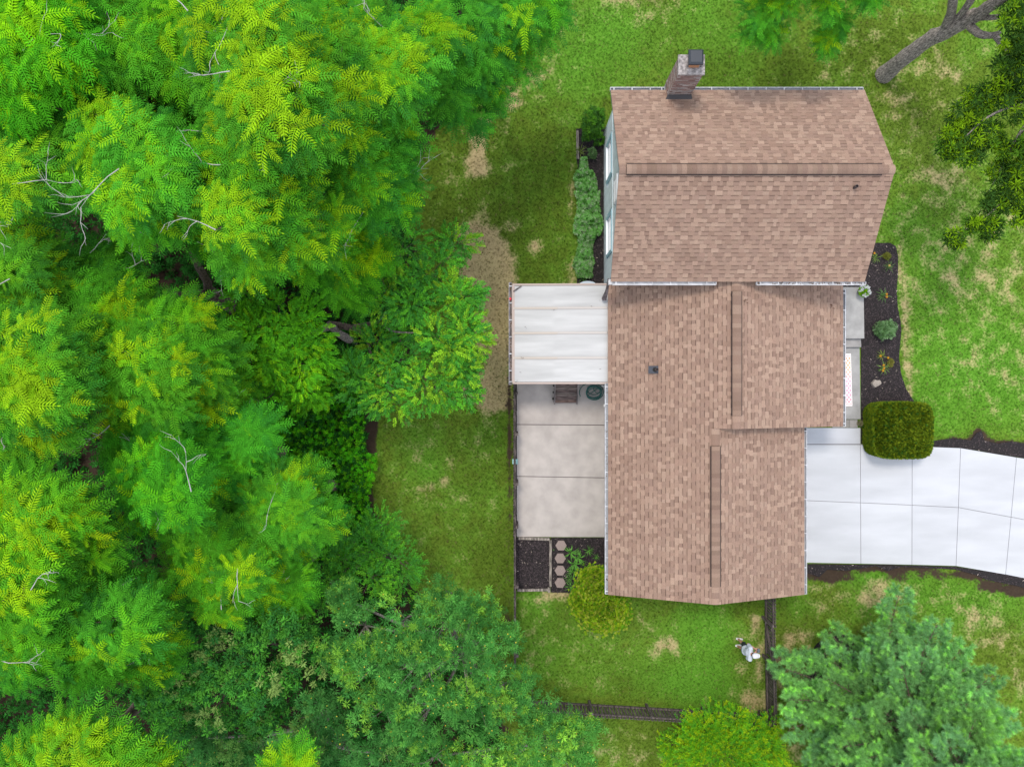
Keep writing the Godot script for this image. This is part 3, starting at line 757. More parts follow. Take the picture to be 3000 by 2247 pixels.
func house() -> void:
	var h := thing("house", "split-level house with brown shingle roofs, brick chimney and pale blue siding", "house")
	# measured roof lines
	var ux0 := 3.27; var ux1 := 11.64; var un := -9.66; var us := -3.38; var ue := 3.80; var ur := 5.634; var um := (un + us) / 2
	var lw := 3.40; var le := 2.30; var mr := 7.47; var mrh := 3.657; var me := 11.64; var meh := 2.268
	var gr := 6.83; var grh := 3.443; var ge := 10.26; var step := 1.50; var lend := 7.40; var l0 := -3.62

	# walls
	var wall := Shape.new()
	wall.block(Vector3(3.56, 0, -9.5), Vector3(11.35, 3.66, -3.76))
	part("wall", wall, M.siding, h)
	var gable := Shape.new()
	for x in [3.56, 11.35]:
		var a := Vector3(x, 3.661, -9.5); var b := Vector3(x, 3.661, -3.76); var c := Vector3(x, 5.45, um)
		if x < 5: gable.tri(a, b, c); gable.quad(a, c, c + Vector3(0.1, 0, 0), a + Vector3(0.1, 0, 0))
		else: gable.tri(a, c, b); gable.quad(a, c, c - Vector3(0.1, 0, 0), a - Vector3(0.1, 0, 0))
		part("gable_wall", gable, M.siding, h)
		gable = Shape.new()
	# vertical siding boards of the west wall, cut round the two windows
	var wins := [[-8.72, -7.50, 1.05, 2.22], [-6.02, -4.75, 1.05, 2.22]]
	var z := -9.52
	while z < -3.78:
		var z1 := minf(z + 0.205, -3.78)
		var spans := [[0.06, 2.40]]
		for w in wins:
			if z1 > w[0] - 0.1 and z < w[1] + 0.1: spans = [[0.06, w[2] - 0.10], [w[3] + 0.10, 2.40]]
		var top := 5.60 - 0.585 * absf((z + z1) / 2 - um) - 0.16
		spans.append([2.47, top])
		for sp in spans:
			if sp[1] - sp[0] < 0.02: continue
			var b := Shape.new()
			var k := rf(0.95, 1.03)
			b.col = Color(k, k, k)
			b.block(Vector3(3.522 + rf(-0.002, 0.002), sp[0], z + 0.003), Vector3(3.558, sp[1], z1 - 0.003))
			part("siding_board", b, M.siding, h)
		z = z1
	var belt := Shape.new()
	belt.block(Vector3(3.508, 2.402, -9.53), Vector3(3.558, 2.468, -3.77))
	belt.block(Vector3(3.508, 0.0, -9.56), Vector3(3.70, 3.66, -9.53))
	part("trim_board", belt, M.siding, h)
	for w in wins: window(h, 3.522, w[0], w[1], w[2], w[3])
	var louver := Node3D.new()
	louver.name = "gable_vent"; h.add_child(louver, true)
	var lf := Shape.new()
	lf.col = Color(0.62, 0.63, 0.64)
	for b in [[-6.98, -6.90, 3.0, 3.66], [-6.16, -6.08, 3.0, 3.66], [-6.90, -6.16, 3.58, 3.66], [-6.90, -6.16, 3.0, 3.08]]: lf.block(Vector3(3.47, b[2], b[0]), Vector3(3.55, b[3], b[1]))
	part("frame", lf, M.plain, louver)
	for i in 6:
		var sl := Shape.new()
		sl.col = Color(0.55, 0.56, 0.57)
		sl.box(Transform3D(Basis(Vector3.FORWARD, 0.6), Vector3(3.51, 3.12 + i * 0.085, -6.53)), Vector3(0.07, 0.012, 0.74))
		part("slat", sl, M.plain, louver)
	# lower wing: walls under the long roof
	for b in [[3.72, 0, l0, 3.87, 2.16, 7.12], [10.95, 0, -3.74, 11.10, 2.30, 1.30], [9.75, 0, 1.30, 9.9, 2.25, 7.12], [3.87, 0, 6.97, 9.75, 2.16, 7.12], [9.9, 0, 1.15, 10.95, 2.4, 1.30]]:
		var lwall := Shape.new()
		lwall.block(Vector3(b[0], b[1], b[2]), Vector3(b[3], b[4], b[5]))
		part("wall", lwall, M.siding, h)
	var gg := Shape.new()
	gg.tri(Vector3(3.72, 2.161, 7.12), Vector3(9.9, 2.161, 7.12), Vector3(gr, 3.26, 7.12))
	gg.tri(Vector3(9.9, 2.161, 6.97), Vector3(3.72, 2.161, 6.97), Vector3(gr, 3.26, 6.97))
	part("gable_wall", gg, M.siding, h)
	gg = Shape.new()
	gg.quad(Vector3(4.4, 2.45, 1.32), Vector3(11.0, 2.3, 1.32), Vector3(mr, 3.5, 1.32), Vector3(mr - 0.3, 3.4, 1.32))
	part("gable_wall", gg, M.siding, h)
	var gd := Node3D.new()                                  # the garage door faces the drive
	gd.name = "garage_door"; h.add_child(gd, true)
	for i in 4:
		var pn := Shape.new()
		pn.col = Color(0.8, 0.8, 0.82)
		pn.block(Vector3(9.9, 0.06 + i * 0.53, 1.9), Vector3(9.93, 0.57 + i * 0.53, 6.7))
		part("door_panel", pn, M.plain, gd)
	var fd := Shape.new()
	fd.block(Vector3(11.1, 0.36, -2.9), Vector3(11.14, 2.25, -2.0))
	part("front_door", fd, M.trim, h)

	# upper roof
	var ru := Node3D.new()
	ru.name = "roof"; h.add_child(ru, true)
	var deck := Shape.new()
	deck.col = Color(0.55, 0.55, 0.58)
	roof_deck(deck, Vector3(ux0, ue, un), Vector3(ux1, ue, un), Vector3(ux1, ur, um), Vector3(ux0, ur, um))
	roof_deck(deck, Vector3(ux0, ue, us), Vector3(ux1, ue, us), Vector3(ux1, ur, um), Vector3(ux0, ur, um))
	part("roof_deck", deck, M.fascia, ru)
	var run := Vector2(ur - ue, um - un).length()
	shingles(ru, slope_frame(Vector3(ux0 - 0.01, ue, un - 0.02), Vector3.RIGHT, Vector3(0, ur - ue, um - un), ux1 - ux0 + 0.02), ux1 - ux0 + 0.02, run, 140)
	shingles(ru, slope_frame(Vector3(ux0 - 0.01, ue, us + 0.02), Vector3.RIGHT, Vector3(0, ur - ue, um - us), ux1 - ux0 + 0.02), ux1 - ux0 + 0.02, run, 160)
	ridge_caps(ru, at(1836, 497, ur) * Vector3(1, 0, 0) + Vector3(0, ur + 0.01, um), at(2586, 497, ur) * Vector3(1, 0, 0) + Vector3(0, ur + 0.01, um), 0.150, 0.585, 0.062)
	ridge_caps(ru, Vector3(ux0 - 0.01, ur + 0.006, um), Vector3(at(1836, 0, ur).x - 0.02, ur + 0.006, um), 0.14, 0.585, 0.03)
	ridge_caps(ru, Vector3(at(2586, 0, ur).x + 0.02, ur + 0.006, um), Vector3(ux1 + 0.01, ur + 0.006, um), 0.14, 0.585, 0.03)
	vent_pipe(ru, at(2493, 556, 5.12), Vector3(0, 0.505, -0.863), 0.42)
	gutter(h, Vector3(ux0 - 0.02, ue - 0.01, un - 0.02), Vector3(5.05, ue - 0.01, un - 0.02), Vector3.FORWARD)
	gutter(h, Vector3(5.88, ue - 0.01, un - 0.02), Vector3(ux1 - 0.03, ue - 0.01, un - 0.02), Vector3.FORWARD)
	gutter(h, Vector3(ux0 + 0.05, ue - 0.01, us + 0.02), Vector3(6.75, ue - 0.01, us + 0.02), Vector3.BACK, Color.WHITE, M.white_metal)
	gutter(h, Vector3(8.09, ue - 0.01, us + 0.02), Vector3(ux1 + 0.06, ue - 0.01, us + 0.02), Vector3.BACK, Color.WHITE, M.white_metal, 50)

	# lower roof over the living rooms, and the garage roof that carries its west slope on
	var rl := Node3D.new()
	rl.name = "roof"; h.add_child(rl, true)
	var dl := Shape.new()
	dl.col = Color(0.55, 0.55, 0.58)
	roof_deck(dl, Vector3(lw, le, l0), Vector3(lw, le, step), Vector3(mr, mrh, step), Vector3(mr, mrh, l0))
	roof_deck(dl, Vector3(me, meh, l0), Vector3(me, meh, step), Vector3(mr, mrh, step), Vector3(mr, mrh, l0), 0.22)
	part("roof_deck", dl, M.fascia, rl)
	var lrun := Vector2(mr - lw, mrh - le).length()
	shingles(rl, slope_frame(Vector3(lw - 0.02, le, l0), Vector3.BACK, Vector3(mr - lw, mrh - le, 0), step - l0 + 0.01), step - l0 + 0.01, lrun, 0)
	shingles(rl, slope_frame(Vector3(me + 0.02, meh, l0), Vector3.BACK, Vector3(mr - me, mrh - meh, 0), step - l0 + 0.01), step - l0 + 0.01, Vector2(me - mr, mrh - meh).length(), 0)
	ridge_caps(rl, Vector3(mr, mrh + 0.008, -3.40), Vector3(mr, mrh + 0.008, -3.08), 0.16, 0.333, 0.03)
	ridge_caps(rl, Vector3(mr, mrh + 0.008, -3.06), Vector3(mr, mrh + 0.008, 1.05), 0.150, 0.333, 0.062)
	ridge_caps(rl, Vector3(mr, mrh + 0.008, 1.07), Vector3(mr, mrh + 0.008, step), 0.14, 0.333, 0.03)
	vent_pipe(rl, at(1920, 1083, 2.9), Vector3(0.949, 0.316, 0), 0.34)
	var rg := Node3D.new()
	rg.name = "roof"; h.add_child(rg, true)
	var dg := Shape.new()
	dg.col = Color(0.55, 0.5, 0.5)
	roof_deck(dg, Vector3(lw, le, step), Vector3(lw, le, lend), Vector3(gr, grh, lend), Vector3(gr, grh, step))
	roof_deck(dg, Vector3(ge, le, step - 0.2), Vector3(ge, le, lend), Vector3(gr, grh, lend), Vector3(gr, grh, step - 0.2))
	part("roof_deck", dg, M.fascia, rg)
	shingles(rg, slope_frame(Vector3(lw - 0.02, le, step + 0.01), Vector3.BACK, Vector3(gr - lw, grh - le, 0), lend - step + 0.01), lend - step + 0.01, Vector2(gr - lw, grh - le).length(), 0)
	shingles(rg, slope_frame(Vector3(ge + 0.02, le, step - 0.2), Vector3.BACK, Vector3(gr - ge, grh - le, 0), lend - step + 0.22), lend - step + 0.22, Vector2(ge - gr, grh - le).length(), 0)
	ridge_caps(rg, Vector3(gr, grh + 0.006, step + 0.02), Vector3(gr, grh + 0.006, 2.08), 0.14, 0.333, 0.03)
	ridge_caps(rg, Vector3(gr, grh + 0.006, 2.10), Vector3(gr, grh + 0.006, 6.80), 0.145, 0.333, 0.062)
	ridge_caps(rg, Vector3(gr, grh + 0.006, 6.82), Vector3(gr, grh + 0.006, lend), 0.13, 0.333, 0.022)
	gutter(h, Vector3(lw - 0.02, le - 0.01, 0.0), Vector3(lw - 0.02, le - 0.01, lend), Vector3.LEFT, Color.WHITE, null, 14)
	gutter(h, Vector3(me + 0.01, meh - 0.01, -3.30), Vector3(me + 0.01, meh - 0.01, step + 0.01), Vector3.RIGHT)
	gutter(h, Vector3(ge + 0.01, le - 0.01, step + 0.05), Vector3(ge + 0.01, le - 0.01, lend), Vector3.RIGHT)
	var curl := Shape.new()                                # dead leaves on the lower roof
	curl.col = Color(0.10, 0.045, 0.03)
	for q in [[2435, 893], [2437, 899], [2184, 883], [1842, 845]]:
		for i in 4: leaf(curl, at(q[0], q[1], 2.55 if q[0] > 2300 else (3.57 if q[0] > 2000 else 2.62)) + Vector3(rf(-0.03, 0.03), 0.03, rf(-0.04, 0.04)), Vector3(rf(-1, 1), 0.2, rf(-1, 1)), Vector3.UP, 0.09, 0.03, 0.5)
	part("dead_leaves", curl, M.chip, rl).set_meta("kind", "stuff")

	# chimney: courses of brick round a mortar core, concrete crown, flue and cap
	var ch := Node3D.new()
	ch.name = "chimney"; h.add_child(ch, true)
	var x0 := 5.09; var x1 := 5.84; var z0 := -9.97; var z2 := -9.42; var ct := 5.56
	var core := Shape.new()
	core.block(Vector3(x0 + 0.012, 0, z0 + 0.012), Vector3(x1 - 0.012, ct, z2 - 0.012))
	part("mortar_core", core, M.mortar, ch)
	var y := 3.72; var row := 0
	while y < ct - 0.06:
		for side in 4:
			var span: float = x1 - x0 if side % 2 == 0 else z2 - z0 - 0.18
			var u := -0.10 if row % 2 else 0.0
			while u < span - 0.02:
				var a := maxf(u, 0.0); var b := minf(u + 0.195, span)
				u += 0.205
				if b - a < 0.03: continue
				var s := Shape.new()
				var pale := rng.randf()
				var k := rf(0.75, 1.15)
				s.col = Color(0.36, 0.235, 0.21) * k if pale < 0.45 else (Color(0.48, 0.375, 0.345) * k if pale < 0.8 else Color(0.55, 0.48, 0.46) * k)
				var o := rf(-0.003, 0.004)
				if side == 0: s.block(Vector3(x0 + a, y, z2 - 0.09), Vector3(x0 + b, y + 0.065, z2 + o))
				elif side == 2: s.block(Vector3(x0 + a, y, z0 - o), Vector3(x0 + b, y + 0.065, z0 + 0.09))
				elif side == 1: s.block(Vector3(x0 - o, y, z0 + 0.09 + a), Vector3(x0 + 0.09, y + 0.065, z0 + 0.09 + b))
				else: s.block(Vector3(x1 - 0.09, y, z0 + 0.09 + a), Vector3(x1 + o, y + 0.065, z0 + 0.09 + b))
				part("brick", s, M.brick, ch)
		y += 0.077; row += 1
	var crown := Shape.new()
	crown.block(Vector3(x0 - 0.03, ct, z0 - 0.03), Vector3(x1 + 0.03, ct + 0.07, z2 + 0.03))
	crown.quad(Vector3(x0 - 0.03, ct + 0.072, z2 + 0.03), Vector3(x1 + 0.03, ct + 0.072, z2 + 0.03), Vector3(x1 - 0.15, ct + 0.10, z2 - 0.12), Vector3(x0 + 0.2, ct + 0.10, z2 - 0.12))
	part("crown", crown, M.crown, ch)
	var flue := Shape.new()
	flue.block(Vector3(5.37, ct + 0.05, -9.90), Vector3(5.67, ct + 0.22, -9.60))
	part("flue", flue, M.clay, ch)
	var cap := Shape.new()
	var c0 := Vector3(5.28, 6.02, -9.97); var c1 := Vector3(5.72, 6.02, -9.53)
	cap.block(c0 - Vector3(0, 0.07, 0), c1)
	var t0 := c0 + Vector3(0.05, 0.045, 0.05); var t1 := c1 + Vector3(-0.05, 0.045, -0.05)
	cap.quad(Vector3(t0.x, t0.y, t1.z), t1, Vector3(t1.x, t0.y, t0.z), t0)
	cap.quad(Vector3(c0.x, c0.y + 0.002, c1.z), Vector3(c1.x, c0.y + 0.002, c1.z), t1, Vector3(t0.x, t0.y, t1.z)); cap.quad(Vector3(c1.x, c0.y + 0.002, c1.z), Vector3(c1.x, c0.y + 0.002, c0.z), Vector3(t1.x, t0.y, t0.z), t1)
	cap.quad(Vector3(c1.x, c0.y + 0.002, c0.z), Vector3(c0.x, c0.y + 0.002, c0.z), t0, Vector3(t1.x, t0.y, t0.z)); cap.quad(Vector3(c0.x, c0.y + 0.002, c0.z), Vector3(c0.x, c0.y + 0.002, c1.z), Vector3(t0.x, t0.y, t1.z), t0)
	for e in [[5.31, -9.94], [5.69, -9.94], [5.31, -9.56], [5.69, -9.56]]: cap.bar(Vector3(e[0], ct + 0.2, e[1]), Vector3(e[0], 5.96, e[1]), 0.015, 0.015)
	part("chimney_cap", cap, M.black_metal, ch)
	var fl := Shape.new()
	var sl := 0.585
	fl.quad(Vector3(x0 - 0.07, ue + sl * (z2 + 0.14 - un) + 0.02, z2 + 0.14), Vector3(x1 + 0.04, ue + sl * (z2 + 0.14 - un) + 0.02, z2 + 0.14), Vector3(x1 + 0.02, ue + sl * (z2 - un) + 0.16, z2 + 0.012), Vector3(x0 - 0.02, ue + sl * (z2 - un) + 0.16, z2 + 0.012))
	fl.quad(Vector3(x1 + 0.02, ue + 0.03, un), Vector3(x1 + 0.05, ue + 0.02, un), Vector3(x1 + 0.05, ue + sl * (z2 + 0.12 - un) + 0.02, z2 + 0.12), Vector3(x1 + 0.015, ue + sl * (z2 - un) + 0.16, z2 + 0.01))
	part("flashing", fl, M.lead, ch)
	# the weathered downspout that spills on to the patio cover
	var ds := Shape.new()
	ds.col = Color(0.8, 0.75, 0.8)
	ds.tube([at(1783, 818, 3.66), at(1780, 842, 3.2), at(1777, 856, 2.75), at(1771, 872, 2.34), at(1770, 877, 2.29)], [0.035, 0.045, 0.06, 0.085, 0.085], 10)
	part("downspout", ds, M.weathered, h)
	var el := Shape.new()
	el.col = Color(1, 0.99, 0.97)
	el.block(Vector3(3.19, 3.62, -3.44), Vector3(3.30, 3.80, -3.27))
	part("downspout_elbow", el, M.white_metal, h)


# ------------------------------------------------------------------ patio, steps, small garden things behind the house
func slab(parent: Node3D, called: String, px: Array, y0: float, y1: float, m: Material, tone := Color.WHITE) -> void:
	var s := Shape.new()
	s.col = tone
	s.prism(outline(px, y1), y0, y1)
	part(called, s, m, parent)

func patio_and_yard() -> void:
	var p := thing("patio", "", "")
	tag(p, "", "", "", "structure")
	var joint := Shape.new()
	joint.col = Color(0.12, 0.10, 0.10)
	joint.prism(outline([[1515, 845], [1790, 845], [1790, 1571], [1515, 1571]]), -0.02, 0.03)
	part("joint_bed", joint, M.plain, p)
	slab(p, "slab", [[1514, 842], [1790, 842], [1790, 1004], [1514, 1002]], 0.0, 0.055, M.concrete_old)
	slab(p, "slab", [[1514, 1004.5], [1790, 1006.5], [1790, 1244.4], [1514, 1242.6]], 0.0, 0.055, M.concrete_old, Color(0.96, 0.95, 0.95))
	slab(p, "slab", [[1514, 1245], [1790, 1247], [1790, 1399], [1514, 1394.5]], 0.0, 0.055, M.concrete_old, Color(1.0, 1.0, 1.01))
	slab(p, "slab", [[1514, 1396.6], [1790, 1401.4], [1790, 1573.5], [1514, 1573]], 0.0, 0.055, M.concrete_old, Color(1.03, 1.03, 1.03))

	# the cover over the north end of the patio
	var c := thing("patio_cover", "flat white panelled patio cover with cream battens beside the long west eave", "patio cover", at(1640, 975))
	var o := c.position
	var ye := 2.15; var yw := 2.05
	var xe := at(1784, 975, ye).x; var xw := at(1500, 975, yw).x
	var zs := [at(0, 836, 2.1).z, at(0, 903, 2.1).z, at(0, 976, 2.1).z, at(0, 1049, 2.1).z, at(0, 1120, 2.1).z]
	for i in 4:
		var s := Shape.new()
		var k := rf(0.97, 1.03)
		s.col = Color(k, k, k)
		s.bar(Vector3(xw + 0.08, yw, (zs[i] + zs[i + 1]) / 2) - o, Vector3(xe, ye, (zs[i] + zs[i + 1]) / 2) - o, zs[i + 1] - zs[i] - 0.03, 0.04)
		part("panel", s, M.panel, c)
		if i:
			var b := Shape.new()
			b.col = Color(1.0, 0.96, 0.90)
			b.bar(Vector3(xw + 0.03, yw + 0.035, zs[i]) - o, Vector3((xw + xe) / 2 - 0.1, (yw + ye) / 2 + 0.035, zs[i]) - o, 0.075, 0.03)
			b.col = Color(1.22, 1.18, 1.10)
			b.bar(Vector3((xw + xe) / 2 - 0.096, (yw + ye) / 2 + 0.035, zs[i] - 0.004) - o, Vector3(xe - 0.06, ye + 0.035, zs[i] - 0.004) - o, 0.075, 0.03)
			part("batten", b, M.panel_trim, c)
	for e in [[Vector3(xw + 0.02, yw - 0.02, zs[0] - 0.03), Vector3(xe, ye - 0.02, zs[0] - 0.03), 0.06, 0.13], [Vector3(xw + 0.02, yw - 0.02, zs[4] + 0.03), Vector3(xe, ye - 0.02, zs[4] + 0.03), 0.06, 0.13], [Vector3(xw + 0.045, yw - 0.02, zs[0]), Vector3(xw + 0.045, yw - 0.02, zs[4]), 0.09, 0.13], [Vector3(xe - 0.02, ye - 0.01, zs[0]), Vector3(xe - 0.02, ye - 0.01, zs[4]), 0.05, 0.14]]:
		var s := Shape.new()
		s.col = Color(0.92, 0.80, 0.76)
		s.bar(e[0] - o, e[1] - o, e[2], e[3])
		part("fascia_board", s, M.panel_trim, c)
	for q in [[xw + 0.06, zs[0] + 0.05], [xw + 0.06, zs[4] - 0.05], [(xw + xe) / 2, zs[0] + 0.05]]:
		var s := Shape.new()
		s.bar(Vector3(q[0], 0.05, q[1]) - o, Vector3(q[0], yw - 0.09, q[1]) - o, 0.09, 0.09)
		part("post", s, M.weathered, c)
	gutter(c, Vector3(xw - 0.005, yw + 0.02, zs[0] - 0.10) - o, Vector3(xw - 0.005, yw + 0.02, zs[4] + 0.08) - o, Vector3.LEFT, Color(0.62, 0.58, 0.60), M.weathered, 30)
	var st := Shape.new()
	st.col = Color(0.75, 0.74, 0.76)
	st.bar(Vector3(xw + 0.05, yw + 0.06, zs[0] + 0.22) - o, Vector3(xw + 0.34, yw + 0.06, zs[0] + 0.02) - o, 0.045, 0.015)
	part("strap", st, M.weathered, c)
	var gr := Shape.new()                                  # grime and fallen twigs
	gr.col = Color(0.1, 0.08, 0.07)
	for q in [[1541, 957], [1543, 962], [1758, 879], [1735, 898], [1622, 910], [1527, 1045], [1530, 1050], [1522, 1090], [1515, 1117], [1761, 1080]]:
		gr.bar(at(q[0], q[1], 2.16) - o, at(q[0] + rf(-5, 5), q[1] + rf(-5, 5), 2.165) - o, 0.012, 0.008)
	part("twig_litter", gr, M.chip, c).set_meta("kind", "stuff")
	var ballt := Shape.new()
	ballt.ball(Vector3(0, 0.055, 0), Vector3.ONE * 0.055, 8, 12)
	var rb := part("toy_ball", ballt, M.red)
	rb.position = at(1494.5, 876, 2.0) - Vector3(0, 0.02, 0)
	tag(rb, "small red ball lying in the gutter of the patio cover", "ball")

	# wooden steps coming down from under the cover
	var w := thing("wooden_steps", "brown wooden garden steps coming out from under the patio cover", "steps", at(1658, 1150))
	var wx0 := at(1625, 0, 0.3).x; var wx1 := at(1691, 0, 0.3).x
	for i in 4:
		var hgt := 0.70 - i * 0.17
		for k in 2:
			var za := at(0, 1103 + i * 19.4 + k * 9.8, hgt).z
			var s := Shape.new()
			var t := rf(0.75, 1.25)
			s.col = Color(t * 1.25, t * 1.05, t) if k == 1 else Color(t, t * 0.92, t * 0.95)
			s.block(Vector3(wx0 + 0.02, hgt - 0.035, za) - w.position, Vector3(wx1 - 0.02, hgt + rf(-0.003, 0.004), za + 0.120) - w.position)
			part("tread", s, M.tread, w)
	for x in [wx0, wx1]:
		var s := Shape.new()
		s.bar(Vector3(x, 0.86, at(0, 1095, 0.8).z) - w.position, Vector3(x, 0.16, at(0, 1181, 0.2).z) - w.position, 0.045, 0.20)
		part("stringer", s, M.weathered, w)
		for i in 4:
			var b := Shape.new()
			b.col = Color(0.5, 0.5, 0.55)
			var zz := at(0, 1108 + i * 19.4, 0.5).z
			b.block(Vector3(x - 0.075, 0.6 - i * 0.17, zz) - w.position, Vector3(x - 0.02, 0.64 - i * 0.17, zz + 0.07) - w.position)
			part("bracket", b, M.dark_wood, w)

	# garden hose, one long tube in loose coils
	var hs := Shape.new()
	var pts := []; var rad := []
	var loops := 7
	for i in loops * 20 + 1:
		var a := TAU * i / 20.0
		var lp := i / 20.0
		var q: Vector2 = [Vector2(1733, 1147), Vector2(1742, 1151), Vector2(1736, 1141), Vector2(1745, 1150), Vector2(1738, 1155), Vector2(1750, 1140), Vector2(1742, 1149), Vector2(1736, 1152)][int(lp)].lerp([Vector2(1733, 1147), Vector2(1742, 1151), Vector2(1736, 1141), Vector2(1745, 1150), Vector2(1738, 1155), Vector2(1750, 1140), Vector2(1742, 1149), Vector2(1736, 1152)][mini(int(lp) + 1, 7)], fmod(lp, 1.0))
		var rr: float = lerpf([37.0, 25.0, 16.0, 25.5, 20.0, 9.0, 24.0, 19.0][int(lp)], [37.0, 25.0, 16.0, 25.5, 20.0, 9.0, 24.0, 19.0][mini(int(lp) + 1, 7)], fmod(lp, 1.0))
		pts.append(at(q.x + rr * cos(a + 2.6), q.y + rr * 0.80 * sin(a + 2.6), 0.075 + 0.012 * lp)); rad.append(0.0145)
	pts.append(at(1762, 1131, 0.1)); rad.append(0.017)
	hs.tube(pts, rad, 6)
	var hose := thing("garden_hose", "dark green garden hose coiled loosely beside the wooden steps", "hose")
	part("coil", hs, M.hose, hose)
	var nz := Shape.new()
	nz.col = Color(0.72, 0.70, 0.68)
	nz.tube([at(1762, 1131, 0.1), at(1768, 1132, 0.11), at(1773, 1131, 0.12)], [0.022, 0.026, 0.034], 8)
	part("nozzle", nz, M.plain, hose)

	# hexagonal stepping stones
	var where := ["nearest the patio slab", "second from the patio slab", "third from the patio slab", "farthest from the patio slab"]
	var q := [[1644.0, 1598.5], [1641.4, 1636.0], [1641.6, 1672.0], [1641.4, 1708.0]]
	for i in 4:
		var s := Shape.new()
		var poly := PackedVector2Array()
		var inner := PackedVector2Array()
		for k in 6:
			poly.append(Vector2(cos(TAU * k / 6 + 0.02 * i), sin(TAU * k / 6 + 0.02 * i)) * 0.215)
			inner.append(poly[k] * 0.95)
		var k := rf(0.95, 1.05)
		s.col = Color(k, k * 0.99, k * 0.98)
		s.prism(poly, 0.0, 0.068); s.prism(inner, 0.06, 0.078)
		var o2 := part("stepping_stone", s, M.paver)
		o2.position = at(q[i][0], q[i][1], 0.07) - Vector3(0, 0.07, 0)
		tag(o2, "pink hexagonal stepping stone, " + where[i], "paving stone", "hexagonal stepping stones in the dark bed")
	# landscape timbers
	for t in [[1517, 1577.5, 1524, 1577.5, "short end block of the timber along the patio slab"], [1525, 1577, 1610, 1580, "weathered landscape timber lying along the patio slab"], [1613, 1583, 1612.5, 1718, "long weathered landscape timber between bed and stepping stones"], [1526, 1729, 1605, 1727.5, "weathered landscape timber at the lawn end of the bed"], [1515.5, 1729, 1526, 1729, "short end block of the timber by the lawn"], [1608, 1720, 1608.5, 1735, "short upright timber stub at the corner of the bed"], [1692, 384, 1692, 438, "upper weathered timber edging the bed below the west wall"], [1692.5, 441, 1693, 466, "lower timber edging half hidden by strap leaves"]]:
		var s := Shape.new()
		var k := rf(0.9, 1.1)
		s.col = Color(k, k, k)
		s.bar(at(t[0], t[1], 0.07), at(t[2], t[3], 0.07), 0.092, 0.10)
		tag(part("landscape_timber", s, M.timber), t[4], "timber", "landscape timbers round the beds")
	var splash := Shape.new()                             # blue-grey splash block peeping out beyond the cover
	splash.col = Color(0.52, 0.60, 0.70)
	var sp := PackedVector2Array()
	for i in 16: sp.append(Vector2(cos(PI * i / 15.0) * 0.32, -sin(PI * i / 15.0) * 0.14))
	sp.append(Vector2(-0.32, 0.35)); sp.append(Vector2(0.32, 0.35))
	splash.prism(sp, 0.0, 0.34)
	var so := part("storage_box", splash, M.plain)
	so.position = at(1722, 834, 0.34) - Vector3(0, 0.34, 0)
	tag(so, "pale blue plastic lid peeping out beyond the patio cover", "box")
	var pot := Shape.new()
	pot.col = Color(0.30, 0.52, 0.52)
	pot.block(Vector3(-0.09, 0, -0.08), Vector3(0.09, 0.12, 0.08)); pot.block(Vector3(-0.105, 0.12, -0.095), Vector3(0.105, 0.14, 0.095))
	var po := part("meter_box", pot, M.plain)
	po.position = at(1509, 1352, 0.1) - Vector3(0, 0.1, 0)
	tag(po, "small teal box on the ground between fence and patio", "box")
	var lampb := Shape.new()
	lampb.col = Color(0.8, 0.78, 0.74)
	lampb.ball(Vector3(0, 0, 0), Vector3(0.07, 0.08, 0.07))
	lampb.block(Vector3(0.0, -0.03, -0.03), Vector3(0.34, 0.03, 0.03))
	var lo := part("wall_lamp", lampb, M.plain)
	lo.position = at(1774, 1188, 1.9)
	tag(lo, "small pale outdoor lamp under the west eave above the patio", "lamp")

	# plants behind the house
	for e in [[1672, 1618, 1.0, 1, "bushy strap-leaved clump beside the first stepping stone"], [1693, 1634, 1.05, 1, "strap-leaved clump on the house side of the green row"], [1682, 1652, 1.1, 1, "large strap-leaved clump in the middle of the green row"], [1683, 1672, 0.95, 1, "strap-leaved clump beside the third stepping stone"], [1669, 1694, 0.75, 0, "thin strap-leaved clump beside the gap of the last stepping stones"], [1672, 1717, 0.85, 0, "strap-leaved clump beside the last stepping stone"], [1724, 1612, 0.75, 0, "lone small lily plant nearest the house in the dark bed"], [1746, 1631, 0.5, 0, "tiny lily seedling nearest the gutter in the dark bed"], [1622, 1611, 0.16, 0, "tiny weed sprouting beside the long timber"]]:
		lily(e[0], e[1], e[2], e[3], "lily_plant", e[4], [], Color(0.14, 0.38, 0.06), "lily plants in the bed by the stepping stones")
	lily(1699, 448, 1.0, 0, "iris_plant", "iris with broad yellowing leaves over the timber edge", [], Color(0.16, 0.22, 0.05))
	lily(1690, 500, 0.8, 0, "iris_plant", "iris leaves poking out of the variegated hedge to the lawn", [], Color(0.15, 0.24, 0.04))
	lily(1706, 815, 0.8, 0, "iris_plant", "iris leaves at the foot of the variegated hedge by the cover", [], Color(0.10, 0.24, 0.05))
	# euonymus edging below the west wall
	var e := thing("variegated_hedge", "long low grey-green variegated hedge below the pale blue wall", "hedge", at(1716, 630))
	var tr := []; var co := []
	for i in 3400:
		var py := rf(462, 812)
		var half := 26.0 + 6.0 * sin(py * 0.05) + (10.0 if py > 560 and py < 690 else 0.0) - (12.0 if py < 500 else 0.0) - (8.0 if py > 780 else 0.0)
		var mid := 1718.0 + 7.0 * sin(py * 0.021 + 1.0)
		var u := rf(-1, 1)
		var hh := 0.52 * sqrt(maxf(0.05, 1.0 - u * u * 0.9)) * (0.85 + 0.2 * sin(py * 0.13)) * rf(0.55, 1.0)
		var pos := at(mid + u * half, py, hh) - e.position
		tr.append(Transform3D(Basis.from_euler(Vector3(rf(-0.5, 0.5), rf(0, TAU), rf(-0.5, 0.5))).scaled(Vector3.ONE * rf(0.34, 0.55)), pos))
		var t := rng.randf()
